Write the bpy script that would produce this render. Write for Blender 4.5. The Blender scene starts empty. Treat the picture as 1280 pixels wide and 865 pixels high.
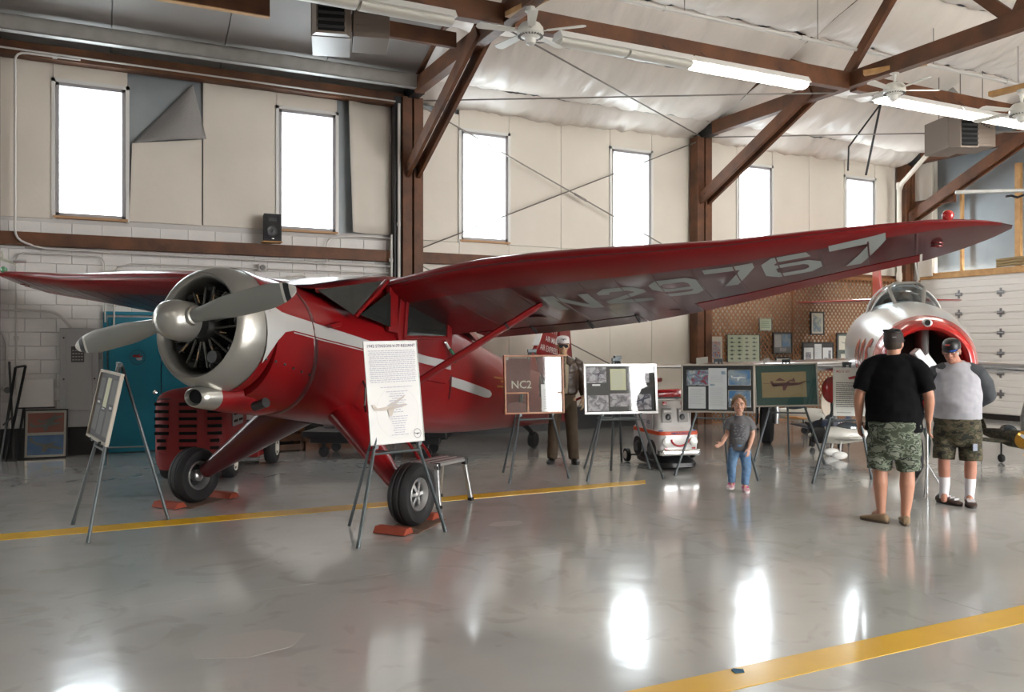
import bpy, math, random
from mathutils import Vector, Matrix, noise
R = random.Random(7)
PI = math.pi
SC = bpy.context.scene
COL = SC.collection

# ---------------------------------------------------------------- camera, sky, exposure
TH = math.atan(520/1055)
cam_d = bpy.data.cameras.new('camera'); cam = bpy.data.objects.new('camera', cam_d); COL.objects.link(cam)
cam_d.sensor_width = 36.0; cam_d.lens = 36.0*1055/1280; cam_d.shift_y = -2.5/1280
cam_d.clip_start = 0.05; cam_d.clip_end = 200
cam.location = (0, 0, 1.63); cam.rotation_euler = (PI/2, 0, -TH)
SC.camera = cam
wd = bpy.data.worlds.new('overcast'); SC.world = wd; wd.use_nodes = True
bg = wd.node_tree.nodes['Background']; bg.inputs[0].default_value = (1.0, .985, .965, 1); bg.inputs[1].default_value = 1.0
SC.view_settings.view_transform = 'Standard'; SC.view_settings.look = 'None'
SC.view_settings.gamma = 1; SC.view_settings.use_curve_mapping = False
SC.view_settings.exposure = 4.5
def portal(loc, rot, sx, sy):
    l = bpy.data.lights.new('sky_portal', 'AREA'); l.shape = 'RECTANGLE'; l.size = sx; l.size_y = sy
    l.cycles.is_portal = True
    o = bpy.data.objects.new('sky_portal', l); COL.objects.link(o); o.location = loc; o.rotation_euler = rot
WX = [-6.9, -3.72, -.53, 2.66, 5.86, 9.05, 12.23, 15.39]; WW = .93; WZ0, WZ1 = 3.5, 5.45
WALLY = 14.0; ENDX = 17.45; FRONTY = -8.0; LEFTX = -8.0
for x in WX: portal((x+WW/2, WALLY+.2, (WZ0+WZ1)/2), (-PI/2, 0, 0), WW, WZ1-WZ0)
DOOR = (7.6, 17.0, 0.0, 5.3)      # open hangar door in the wall behind the camera
portal(((DOOR[0]+DOOR[1])/2, FRONTY-.2, DOOR[3]/2), (PI/2, 0, 0), DOOR[1]-DOOR[0], DOOR[3])

# ---------------------------------------------------------------- materials
MATS = {}
def M(name, col, rough=.5, metal=0., coat=0., var=None, vs=4., bump=0., bs=40., emit=0., alpha=1., trans=0., stretch=None, obj=False, spec=.5):
    if name in MATS: return MATS[name]
    m = bpy.data.materials.new(name); m.use_nodes = True; nt = m.node_tree; p = nt.nodes['Principled BSDF']
    L = nt.links.new
    p.inputs['Base Color'].default_value = (*col, 1); p.inputs['Roughness'].default_value = rough
    p.inputs['Metallic'].default_value = metal; p.inputs['Coat Weight'].default_value = coat; p.inputs['Coat Roughness'].default_value = .12
    p.inputs['Specular IOR Level'].default_value = spec
    p.inputs['Transmission Weight'].default_value = trans; p.inputs['Alpha'].default_value = alpha
    if emit: p.inputs['Emission Color'].default_value = (*col, 1); p.inputs['Emission Strength'].default_value = emit
    if var or bump:
        tc = nt.nodes.new('ShaderNodeTexCoord'); mp = nt.nodes.new('ShaderNodeMapping'); L(tc.outputs['Object'], mp.inputs[0])
        if stretch: mp.inputs['Scale'].default_value = stretch
    if var:
        n = nt.nodes.new('ShaderNodeTexNoise'); n.inputs['Scale'].default_value = vs; n.inputs['Detail'].default_value = 5
        L(mp.outputs[0], n.inputs['Vector'])
        r = nt.nodes.new('ShaderNodeValToRGB'); r.color_ramp.elements[0].position = .35; r.color_ramp.elements[1].position = .65
        r.color_ramp.elements[0].color = (*col, 1); r.color_ramp.elements[1].color = (*var, 1)
        L(n.outputs['Fac'], r.inputs[0]); L(r.outputs[0], p.inputs['Base Color'])
    if bump:
        n2 = nt.nodes.new('ShaderNodeTexNoise'); n2.inputs['Scale'].default_value = bs; n2.inputs['Detail'].default_value = 3
        L(mp.outputs[0], n2.inputs['Vector'])
        b = nt.nodes.new('ShaderNodeBump'); b.inputs['Strength'].default_value = bump; b.inputs['Distance'].default_value = .02
        L(n2.outputs['Fac'], b.inputs['Height']); L(b.outputs[0], p.inputs['Normal'])
    MATS[name] = m; return m
def camo(name, cols, scale=9.):
    m = bpy.data.materials.new(name); m.use_nodes = True; nt = m.node_tree; p = nt.nodes['Principled BSDF']; L = nt.links.new
    p.inputs['Roughness'].default_value = .9
    tc = nt.nodes.new('ShaderNodeTexCoord'); mp = nt.nodes.new('ShaderNodeMapping'); mp.inputs['Scale'].default_value = (1, 1, 2.0)
    L(tc.outputs['Object'], mp.inputs[0]); n = nt.nodes.new('ShaderNodeTexNoise'); n.inputs['Scale'].default_value = scale; n.inputs['Detail'].default_value = 4
    n.inputs['Distortion'].default_value = .1
    L(mp.outputs[0], n.inputs['Vector']); r = nt.nodes.new('ShaderNodeValToRGB'); r.color_ramp.interpolation = 'CONSTANT'
    pos = [0, .43, .5, .57]
    for i, c in enumerate(cols):
        e = r.color_ramp.elements[i] if i < 2 else r.color_ramp.elements.new(pos[i])
        e.position = pos[i]; e.color = (*c, 1)
    L(n.outputs['Fac'], r.inputs[0]); L(r.outputs[0], p.inputs['Base Color'])
    MATS[name] = m; return m
def glass(name, tint=(.8, .85, .88), rough=.02, mix=.75):
    m = bpy.data.materials.new(name); m.use_nodes = True; nt = m.node_tree; L = nt.links.new
    for n in list(nt.nodes):
        if n.type == 'BSDF_PRINCIPLED': nt.nodes.remove(n)
    out = [n for n in nt.nodes if n.type == 'OUTPUT_MATERIAL'][0]
    t = nt.nodes.new('ShaderNodeBsdfTransparent'); t.inputs[0].default_value = (*tint, 1)
    g = nt.nodes.new('ShaderNodeBsdfGlossy'); g.inputs['Roughness'].default_value = rough
    f = nt.nodes.new('ShaderNodeFresnel'); ge = nt.nodes.new('ShaderNodeNewGeometry'); io = nt.nodes.new('ShaderNodeMapRange'); io.inputs[3].default_value = 1.5; io.inputs[4].default_value = 1/1.5
    L(ge.outputs['Backfacing'], io.inputs[0]); L(io.outputs[0], f.inputs[0])
    mx = nt.nodes.new('ShaderNodeMixShader'); L(f.outputs[0], mx.inputs[0]); L(t.outputs[0], mx.inputs[1]); L(g.outputs[0], mx.inputs[2])
    L(mx.outputs[0], out.inputs[0]); MATS[name] = m; return m

wood_dark = M('stained_timber', (.150, .054, .018), .6, var=(.075, .027, .010), vs=3, bump=.25, bs=20, stretch=(1, 1, 1))
wood_pale = M('pale_timber', (.55, .32, .13), .7, var=(.42, .23, .09), vs=6)
white_ins = M('white_insulation_facing', (.74, .69, .61), .55, var=(.67, .62, .545), vs=.7, bump=.12, bs=9)
quilt_m = M('white_quilt_fabric', (.78, .72, .66), .42, var=(.70, .65, .59), vs=.8, bump=1.0, bs=3.2, stretch=(2.2, .7, .7))
ceil_grey = M('grey_ceiling_board', (.36, .34, .32), .55, var=(.30, .285, .27), vs=.8, bump=.08, bs=5)
steel_lt = M('galvanised_steel', (.50, .50, .48), .45, .3, var=(.42, .42, .40), vs=5)
block_m = M('white_painted_block', (.80, .78, .76), .6, var=(.73, .71, .69), vs=2, bump=.15, bs=30)
mortar_m = M('painted_mortar', (.62, .60, .585), .8)
metal_wall = M('blue_grey_sheet_metal', (.30, .33, .345), .45, .2, var=(.25, .28, .30), vs=1.5)
foil = M('foil_backing', (.42, .41, .40), .38, .7, bump=.8, bs=30, stretch=(1, 1, 4))
black_m = M('black_paint', (.012, .012, .013), .4)
dkmetal = M('dark_metal', (.035, .036, .038), .45, .5)
white_m = M('white_paint', (.74, .73, .70), .4)
pipe_m = M('painted_conduit', (.60, .58, .55), .4)
al_frame = M('aluminium_frame', (.50, .50, .50), .35, .8)
chrome = M('chrome', (.8, .8, .8), .12, 1)
rubber = M('tyre_rubber', (.014, .014, .015), .65, bump=.1, bs=60)
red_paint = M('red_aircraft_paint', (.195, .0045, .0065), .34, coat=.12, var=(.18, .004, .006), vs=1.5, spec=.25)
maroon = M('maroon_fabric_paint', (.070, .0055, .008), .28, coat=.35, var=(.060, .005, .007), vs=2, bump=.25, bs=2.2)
silver_p = M('silver_paint', (.40, .39, .36), .30, .75, bump=.10, bs=14)
stripe_m = M('silver_stripe_paint', (.47, .47, .46), .4, .25)
easel_m = M('easel_metal', (.085, .10, .105), .4, .5, bump=.2, bs=80)
glass_win = glass('window_glass'); glass_dark = glass('cockpit_glass', (.42, .45, .46))
glass_pic = glass('picture_glass', (.96, .97, .97), .03)
paper = M('white_paper', (.80, .80, .79), .6)
ink = M('printed_ink', (.05, .05, .08), .7)
greyink = M('faint_print', (.50, .49, .53), .7)
skin = M('skin', (.52, .27, .185), .5, var=(.47, .23, .15), vs=6, spec=.35)
skin_child = M('child_skin', (.60, .35, .26), .5, var=(.56, .31, .22), vs=6, spec=.35)

# ---------------------------------------------------------------- geometry helpers
class MB:
    def __init__(s, T=None): s.v = []; s.f = []; s.T = T or Matrix()
    def add(s, vs, fs, T=None):
        n = len(s.v); A = s.T @ T if T else s.T
        s.v += [tuple(A @ Vector(p)) for p in vs]; s.f += [tuple(n+i for i in q) for q in fs]; return s
    def box(s, c, d, rz=0., rx=0., ry=0.):
        x, y, z = [q/2 for q in d]
        vs = [(a*x, b*y, e*z) for e in (-1, 1) for b in (-1, 1) for a in (-1, 1)]
        T = Matrix.Translation(c) @ Matrix.Rotation(rz, 4, 'Z') @ Matrix.Rotation(ry, 4, 'Y') @ Matrix.Rotation(rx, 4, 'X')
        return s.add(vs, [(0,2,3,1), (4,5,7,6), (0,1,5,4), (2,6,7,3), (0,4,6,2), (1,3,7,5)], T)
    def bar(s, a, b, w, h, up=(0, 0, 1)):
        a, b = Vector(a), Vector(b); z = (b-a); L = z.length; z.normalize(); u = Vector(up)
        if abs(z.dot(u)) > .98: u = Vector((0, 1, 0))
        x = u.cross(z).normalized(); y = z.cross(x)
        T = Matrix.Translation((a+b)/2) @ Matrix((x, y, z)).transposed().to_4x4()
        x, y, z = w/2, h/2, L/2
        vs = [(p*x, q*y, e*z) for e in (-1, 1) for q in (-1, 1) for p in (-1, 1)]
        return s.add(vs, [(0,2,3,1), (4,5,7,6), (0,1,5,4), (2,6,7,3), (0,4,6,2), (1,3,7,5)], T)
    def rings(s, rs, close=True, cap=True, T=None):
        n = len(rs[0]); vs = [p for r in rs for p in r]; fs = []
        for i in range(len(rs)-1):
            for j in range(n if close else n-1):
                k = (j+1) % n; fs.append((i*n+j, i*n+k, (i+1)*n+k, (i+1)*n+j))
        if cap: fs.append(tuple(range(n-1, -1, -1))); fs.append(tuple((len(rs)-1)*n+j for j in range(n)))
        return s.add(vs, fs, T)
    def tube(s, pts, rad, n=8, cap=True, flat=1.):
        pts = [Vector(p) for p in pts]
        if not hasattr(rad, '__len__'): rad = [rad]*len(pts)
        rs = []; prev = None
        for i, p in enumerate(pts):
            t = (pts[min(i+1, len(pts)-1)]-pts[max(i-1, 0)]).normalized()
            if prev is None:
                u = Vector((0, 0, 1)) if abs(t.z) < .9 else Vector((1, 0, 0)); x = u.cross(t).normalized()
            else: x = (prev - t*prev.dot(t)).normalized()
            prev = x; y = t.cross(x)
            rs.append([tuple(p+x*(rad[i]*math.cos(2*PI*k/n))+y*(rad[i]*flat*math.sin(2*PI*k/n))) for k in range(n)])
        return s.rings(rs, cap=cap)
    def caps(s, pts, rad, n=12, flat=1.):   # tube with rounded ends
        pts = [Vector(p) for p in pts]
        if not hasattr(rad, '__len__'): rad = [rad]*len(pts)
        a = (pts[0]-pts[1]).normalized(); b = (pts[-1]-pts[-2]).normalized()
        P = []; Q = []
        for t in (85, 60, 30): P.append(pts[0]+a*rad[0]*math.sin(math.radians(t))); Q.append(rad[0]*math.cos(math.radians(t)))
        P += pts; Q += list(rad)
        for t in (30, 60, 85): P.append(pts[-1]+b*rad[-1]*math.sin(math.radians(t))); Q.append(rad[-1]*math.cos(math.radians(t)))
        return s.tube(P, Q, n, flat=flat)
    def lathe(s, prof, o=(0, 0, 0), ax=(0, 0, 1), n=32, cap=False, sx=1., sy=1.):
        z = Vector(ax).normalized(); u = Vector((0, 0, 1)) if abs(z.z) < .9 else Vector((1, 0, 0))
        x = u.cross(z).normalized(); y = z.cross(x); o = Vector(o)
        rs = [[tuple(o+z*h+x*(r*sx*math.cos(2*PI*k/n))+y*(r*sy*math.sin(2*PI*k/n))) for k in range(n)] for h, r in prof]
        return s.rings(rs, cap=cap)
    def cyl(s, a, b, r, n=16, r2=None): return s.tube([a, b], [r, r if r2 is None else r2], n)
    def ball(s, c, r, n=12, m=8, T=None):
        if not hasattr(r, '__len__'): r = (r, r, r)
        rs = []
        for i in range(m+1):
            t = PI*(.02+.96*i/m)
            rs.append([(c[0]+r[0]*math.sin(t)*math.cos(2*PI*k/n), c[1]+r[1]*math.sin(t)*math.sin(2*PI*k/n), c[2]-r[2]*math.cos(t)) for k in range(n)])
        return s.rings(rs, T=T)
    def prism(s, poly, z0, z1, T=None):
        n = len(poly); vs = [(x, y, z0) for x, y in poly]+[(x, y, z1) for x, y in poly]
        fs = [tuple(range(n-1, -1, -1)), tuple(range(n, 2*n))]+[(i, (i+1) % n, n+(i+1) % n, n+i) for i in range(n)]
        return s.add(vs, fs, T)
    def text(s, t, T, size=.1, align='CENTER', bold=0.):
        v, f = font_mesh(t, align, bold); return s.add([(a*size, b*size, c) for a, b, c in v], f, T)
    def build(s, name, mat, parent=None, smooth=0, bevel=0., label=None, cat=None, group=None, kind=None):
        me = bpy.data.meshes.new(name); me.from_pydata(s.v, [], s.f); me.update()
        if smooth:
            me.shade_smooth(); me.set_sharp_from_angle(angle=math.radians(smooth))
        o = bpy.data.objects.new(name, me); COL.objects.link(o)
        if mat: me.materials.append(mat)
        if bevel:
            b = o.modifiers.new('bevel', 'BEVEL'); b.width = bevel; b.segments = 2; b.limit_method = 'ANGLE'
            b.harden_normals = False
        if parent is not None: o.parent = parent
        return tag(o, label, cat, group, kind)
FM = {}
def font_mesh(t, align, bold=0.):
    k = (t, align, bold)
    if k not in FM:
        c = bpy.data.curves.new('t', 'FONT'); c.body = t; c.align_x = align; c.align_y = 'CENTER'; c.resolution_u = 2; c.offset = bold
        o = bpy.data.objects.new('t', c); COL.objects.link(o)
        bpy.context.view_layer.update()
        me = o.evaluated_get(bpy.context.evaluated_depsgraph_get()).to_mesh()
        FM[k] = ([tuple(v.co) for v in me.vertices], [tuple(p.vertices) for p in me.polygons])
        o.to_mesh_clear(); bpy.data.objects.remove(o)
    return FM[k]
def tag(o, label=None, cat=None, group=None, kind=None):
    if label: o['label'] = label
    if cat: o['category'] = cat
    if group: o['group'] = group
    if kind: o['kind'] = kind
    return o
def thing(name, label, cat, loc=(0, 0, 0), rz=0., group=None, kind=None):
    o = bpy.data.objects.new(name, None); COL.objects.link(o); o.location = loc; o.rotation_euler = (0, 0, rz); o.empty_display_size = .1
    return tag(o, label, cat, group, kind)
def copy_tree(o, parent=None):
    c = o.copy(); COL.objects.link(c)
    if parent is not None: c.parent = parent
    for ch in list(o.children): copy_tree(ch, c)
    return c
def frame(o, ux, uy):
    ux = Vector(ux).normalized(); uy = Vector(uy); uy = (uy-ux*uy.dot(ux)).normalized(); uz = ux.cross(uy)
    return Matrix.Translation(o) @ Matrix((ux, uy, uz)).transposed().to_4x4()
def remesh(mb, name, mat, voxel, parent=None, smooth_it=2, disp=0., dscale=6., cut=None, label=None):
    me = bpy.data.meshes.new(name); me.from_pydata(mb.v, [], mb.f); o = bpy.data.objects.new(name, me); COL.objects.link(o)
    r = o.modifiers.new('r', 'REMESH'); r.mode = 'VOXEL'; r.voxel_size = voxel; r.use_smooth_shade = True
    sm = o.modifiers.new('s', 'SMOOTH'); sm.iterations = smooth_it; sm.factor = .5
    bpy.context.view_layer.update()
    m2 = bpy.data.meshes.new_from_object(o.evaluated_get(bpy.context.evaluated_depsgraph_get()))
    o.modifiers.clear(); o.data = m2; m2.name = name
    if disp:
        nn = [v.normal.copy() for v in m2.vertices]
        for v, n in zip(m2.vertices, nn):
            p = v.co; k = noise.noise(Vector((p.x*dscale, p.y*dscale, p.z*dscale*1.6)))+.5*noise.noise(p*dscale*2.3)
            v.co = p+n*(disp*k)
    m2.materials.clear(); m2.materials.append(mat); m2.shade_smooth()
    if parent is not None: o.parent = parent
    if label: o['label'] = label
    return o

# ---------------------------------------------------------------- the hangar
# floor: slabs with open joints, sealed and polished
def floor_mat():
    m = bpy.data.materials.new('polished_sealed_concrete'); m.use_nodes = True; nt = m.node_tree; p = nt.nodes['Principled BSDF']; L = nt.links.new
    tc = nt.nodes.new('ShaderNodeTexCoord')
    def no(sc, det, st=(1, 1, 1), dist=0.):
        mp = nt.nodes.new('ShaderNodeMapping'); mp.inputs['Scale'].default_value = st; L(tc.outputs['Object'], mp.inputs[0])
        n = nt.nodes.new('ShaderNodeTexNoise'); n.inputs['Scale'].default_value = sc; n.inputs['Detail'].default_value = det; n.inputs['Distortion'].default_value = dist
        L(mp.outputs[0], n.inputs['Vector']); return n.outputs['Fac']
    def ramp(f, a, b, ca, cb):
        r = nt.nodes.new('ShaderNodeValToRGB'); r.color_ramp.elements[0].position = a; r.color_ramp.elements[1].position = b
        r.color_ramp.elements[0].color = (*ca, 1); r.color_ramp.elements[1].color = (*cb, 1); L(f, r.inputs[0]); return r.outputs[0]
    base = ramp(no(.55, 6, (1, 1.6, 1), .7), .3, .7, (.46, .465, .45), (.56, .56, .54))
    spots = ramp(no(2.2, 8, (1, 1, 1), 1.5), .56, .63, (1, 1, 1), (.90, .90, .885))
    mx = nt.nodes.new('ShaderNodeMix'); mx.data_type = 'RGBA'; mx.blend_type = 'MULTIPLY'; mx.inputs[0].default_value = 1
    L(base, mx.inputs[6]); L(spots, mx.inputs[7]); L(mx.outputs[2], p.inputs['Base Color'])
    rr = nt.nodes.new('ShaderNodeMapRange'); rr.inputs[3].default_value = .10; rr.inputs[4].default_value = .24
    L(no(1.3, 7, (1, 1.4, 1), 1.2), rr.inputs[0]); L(rr.outputs[0], p.inputs['Roughness'])
    b = nt.nodes.new('ShaderNodeBump'); b.inputs['Strength'].default_value = .22; b.inputs['Distance'].default_value = .012
    L(no(3.0, 4, (1, 1, 1), .3), b.inputs['Height']); L(b.outputs[0], p.inputs['Normal'])
    p.inputs['Specular IOR Level'].default_value = .6; p.inputs['Coat Weight'].default_value = .6; p.inputs['Coat Roughness'].default_value = .09
    return m
fm = floor_mat()
flo = tag(bpy.data.objects.new('floor', None), kind='structure'); COL.objects.link(flo)
xs = [LEFTX, -1.4, 4.85, 11.1, ENDX+.3]; ys = [FRONTY-6, -5, 0, 5.75, 9.9, WALLY+.2]
for i in range(4):
    for j in range(5):
        x0, x1, y0, y1 = xs[i], xs[i+1], ys[j], ys[j+1]; g = .003
        MB().box(((x0+x1)/2, (y0+y1)/2, -.1), (x1-x0-g, y1-y0-g, .2)).build('floor_slab', fm, flo)
MB().box(((xs[0]+xs[-1])/2, (ys[0]+ys[-1])/2, -.17), (xs[-1]-xs[0], ys[-1]-ys[0], .3)).build('joint_filler', M('joint_filler', (.16, .16, .155), .6), flo)
yel = M('yellow_floor_paint', (.85, .50, .012), .3, coat=.2, var=(.78, .44, .012), vs=3)
def line(name, pts, label):
    tag(MB().prism(pts, 0.0005, .003).build(name, yel), label, 'floor marking')
line('floor_line', [(-2.6, 8.16), (5.75, 8.14), (5.9, 8.36), (-2.6, 8.44)], 'thin yellow line painted on floor under the red monoplane')
line('floor_line', [(-3.0, 3.10), (16.5, 3.10), (16.5, 3.31), (-3.0, 3.31)], 'wide yellow line painted across floor corner nearest the camera')
patch_m = M('floor_patch', (.50, .49, .465), .2, coat=.3)
for c, d, a in (((.75, 4.75), (.62, .42), .1), ((2.72, 3.95), (.26, .22), .3), ((3.35, 6.9), (.35, .2), .4)):
    pg = [(c[0]+d[0]*.5*math.cos(a+k*PI/3.5)*(1+.1*math.sin(5*k)), c[1]+d[1]*.5*math.sin(a+k*PI/3.5)) for k in range(7)]
    MB().prism(pg, .0004, .0012).build('floor_patch', patch_m, flo)

apr = tag(bpy.data.objects.new('ground', None), kind='structure'); COL.objects.link(apr)
MB().box((5, -40, -.2), (120, 52, .3)).build('concrete_apron', M('apron_concrete', (.42, .41, .39), .8), apr)
# far wall
wf = tag(bpy.data.objects.new('wall_far', None), kind='structure'); COL.objects.link(wf)
def fill(mb, x0, x1, z0, z1, y=WALLY+.05, t=.1): mb.box(((x0+x1)/2, y, (z0+z1)/2), (x1-x0, t, z1-z0))
mb = MB(); fill(mb, LEFTX, ENDX, -.0, WZ0, WALLY+.10, .12); fill(mb, LEFTX, ENDX, WZ1, 6.4, WALLY+.10, .12)
ed = [LEFTX]+[q for x in WX for q in (x, x+WW)]+[ENDX]
for a, b in zip(ed[0::2], ed[1::2]): fill(mb, a, b, WZ0, WZ1, WALLY+.10, .12)
mb.build('metal_cladding', metal_wall, wf)
# concrete blocks in the two left bays
nb = 0; me_b = None
blk = MB().box((0, 0, 0), (.394, .05, .194)).build('concrete_block', block_m, wf, bevel=.006); blk.location = (-9.5, WALLY+.02, .1)
mb = MB(); fill(mb, LEFTX, 4.85, .42, WZ0-.0, WALLY+.026, .04); mb.build('mortar_bed', mortar_m, wf)
stuffb = MB(); first = True
for r in range(15):
    z = .5+.2*r+.0
    if z > 3.48: break
    for c in range(-4, 16):
        x = -.12+.4*c+(.2 if r % 2 else 0)
        if x > 4.7 or x < -1.35: continue
        if .1 < x < 1.75 and z < 2.0: continue
        if 3.02 < z < 3.2: pass
        if first: blk.location = (x, WALLY+.008, z); first = False
        else:
            o = blk.copy(); COL.objects.link(o); o.location = (x, WALLY+.008, z)
            nb += 1
for r in range(16):
    for c in range(-20, -4):
        x = -.12+.4*c+(.2 if r % 2 else 0); z = .5+.2*r
        if x < -1.4 and z < 3.5: stuffb.box((x, WALLY+.008, z), (.394, .05, .194))
stuffb.build('concrete_block', block_m, wf, kind='stuff')
mb = MB(); fill(mb, LEFTX, .1, 0, .42, WALLY+.0, .09); fill(mb, 1.75, 11, 0, .42, WALLY-.0, .09); mb.build('painted_base_course', M('black_base_paint', (.02, .02, .022), .5), wf)
# insulation sheets around the windows, each bay its own sheets
def sheet(x0, x1, z0, z1, dy=0.):
    g = .004; n = 8; y = WALLY-.035+dy
    rs = []
    def bul(u, w): return -.018*math.sin(PI*u)*math.sin(PI*w)-.006*noise.noise(Vector((x0+u*3, z0+w*4, 1)))
    vs = []; fs = []
    for i in range(n+1):
        for j in range(n+1):
            u, w = i/n, j/n; vs.append((x0+g+(x1-x0-2*g)*u, y+bul(u, w), z0+g+(z1-z0-2*g)*w))
    for i in range(n):
        for j in range(n): a = i*(n+1)+j; fs.append((a, a+n+1, a+n+2, a+1))
    m = len(vs); vs += [(x, y+.05, z) for x, _, z in vs[:m]]
    bd = [j for j in range(n+1)]+[i*(n+1)+n for i in range(1, n+1)]+[n*(n+1)+j for j in range(n-1, -1, -1)]+[i*(n+1) for i in range(n-1, 0, -1)]
    for p, q in zip(bd, bd[1:]+bd[:1]): fs.append((p, q, m+q, m+p))
    MB().add(vs, fs).build('insulation_sheet', white_ins, wf, smooth=40)
for k, x in enumerate(WX[1:]):
    if k+1 == 0: continue
    nx = WX[k+2] if k+2 < len(WX) else ENDX+.3
    base = 3.45 if x < 4.5 else .45
    lo = 3.45
    top = 5.74 if x < 4.5 else 5.92
    a, b = x+WW+.03, nx-.03
    midx = (a+b)/2
    sheet(x-.03, x+WW+.03, WZ1+.03, top)           # over the window
    if x > 4.5: sheet(x-.03, x+WW+.03, .45, WZ0-.03)
    else: pass
    if abs(x+.53) < .1:                             # beside the first window: torn sheet
        sheet(a+1.07, b, lo+.03, top); vs = [(a+.02, lo+.03), (a+1.05, lo+.03), (a+1.05, 4.82), (a+.06, 4.66)]
        MB().add([(p, WALLY-.045, q) for p, q in vs]+[(p, WALLY-.0, q) for p, q in vs], [(0, 1, 2, 3), (7, 6, 5, 4), (0, 4, 5, 1), (1, 5, 6, 2), (2, 6, 7, 3), (3, 7, 4, 0)]).build('insulation_sheet', white_ins, wf)
        # folded-down flap showing foil
        A = Vector((a+.06, WALLY-.06, 4.66)); B_ = Vector((a+.92, WALLY-.06, 5.66)); C_ = Vector((a+1.10, WALLY-.22, 4.80))
        n = 14; fv = []; ff = []
        for i in range(n+1):
            for j in range(n+1):
                u, w = i/n, j/n; P = A.lerp(B_, u); Q = A.lerp(C_, 1) if 0 else A.lerp(C_, 1).lerp(B_, u)
                Q = C_.lerp(B_, u) if u > 0 else C_
                P2 = P.lerp(Q, w); P2.y -= .10*math.sin(PI*w)*(1-u)+.01*math.sin(w*40)*(1-u); fv.append(tuple(P2))
        for i in range(n):
            for j in range(n): q = i*(n+1)+j; ff.append((q, q+1, q+n+2, q+n+1))
        fl = MB().add(fv, ff).build('torn_foil_flap', foil, wf, smooth=60, label='silver foil flap folded down from torn insulation')
        sol = fl.modifiers.new('s', 'SOLIDIFY'); sol.thickness = .008
    elif abs(x-2.66) < .1:
        # gap showing bare metal then a curling sheet
        n = 10; fv = []; ff = []
        for i in range(n+1):
            for j in range(n+1):
                u, w = i/n, j/n; xx = a+.17+.8*u; cur = (1-u)**3
                fv.append((xx+.06*cur*(1-w), WALLY-.05-.16*cur*(1-.4*w)-.015*math.sin(u*9), lo+.05+(top-lo-.1+.05*(1-u))*w))
        for i in range(n):
            for j in range(n): q = i*(n+1)+j; ff.append((q, q+n+1, q+n+2, q+1))
        fl = MB().add(fv, ff).build('insulation_sheet', white_ins, wf, smooth=60, label='insulation sheet curling away from the wall')
        sol = fl.modifiers.new('s', 'SOLIDIFY'); sol.thickness = .012
        sheet(a+.97, 4.86, lo, top); sheet(4.86, b, lo, top); 
    else:
        sheet(a, midx, lo, top); sheet(midx, b, lo, top)
        if x > 4.5: sheet(a, midx, .45, lo); sheet(midx, b, .45, lo)
sheet(4.9, 5.83, .45, 3.45)
mb = MB()
for sx in (-.56, .42, 2.63, 3.61): mb.box((sx, WALLY-.03, 4.47), (.03, .06, 2.06))
# windows
grey_fr = M('window_frame_paint', (.33, .32, .33), .5)
for k, x in enumerate(WX):
    w = thing('window_%d' % (k+1), None, None, (x+WW/2, WALLY, WZ0), kind='structure')
    w['label'] = ('tall window outside the photo beyond its left edge, %s' % ('farther', 'nearer')[k] if k < 2 else ('tall bright window at left beside torn insulation', 'tall bright window above right of the loudspeaker', 'tall bright window just right of the first timber post', 'tall bright window crossed by wall rods left of the middle post', 'tall bright window just right of the middle post', 'small-looking rightmost bright window near the end wall')[k-2])
    m = MB(); h = WZ1-WZ0; t = .05
    for sx in (-1, 1): m.box((sx*(WW/2-t/2), .04, h/2), (t, .18, h))
    for z in (t/2, h-t/2): m.box((0, .04, z), (WW, .18, t))
    m.build('window_frame', grey_fr, w, bevel=.004)
    MB().box((0, .10, h/2), (WW-.08, .006, h-.08)).build('pane', glass_win, w)
    m = MB()
    for sx in (-1, 1): m.box((sx*(WW/2+.025), -.05, h/2), (.05, .03, h+.1))
    m.box((0, -.05, h+.025), (WW+.1, .03, .05)); m.build('foil_tape_edge', M('white_tape', (.72, .72, .70), .35), w)
    MB().box((0, -.06, -.02), (WW+.06, .08, .035)).build('window_sill', M('raw_sill', (.45, .26, .13), .6), w)
# girts and wall plates
def beam(name, a, b, w, h, kind='structure', mat=wood_dark, parent=None):
    return MB().bar(a, b, w, h).build(name, mat, parent, bevel=.006, kind=kind if parent is None else None)
wfg = thing('trim_1', 'dark stained timber girt running along the far wall', None, (0, 0, 0), kind='structure')
for a, b in ((LEFTX, -1.5), (-1.3, 4.72), (4.98, 11.0), (11.2, 17.2)):
    beam('girt', (a, 13.87, 3.13), (b, 13.87, 3.13), .14, .19, parent=wfg)
wtp = thing('trim_2', 'dark timber plate along the top of the far wall', None, (0, 0, 0), kind='structure')
for a, b in ((LEFTX, -1.5), (-1.3, 4.72)):
    beam('wall_plate', (a, 13.83, 5.80), (b, 13.83, 5.80), .2, .2, parent=wtp)
MB().tube([(-6, 13.70, 5.80), (4.55, 13.70, 5.74)], .014).build('conduit', pipe_m, wtp, smooth=40)

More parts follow.
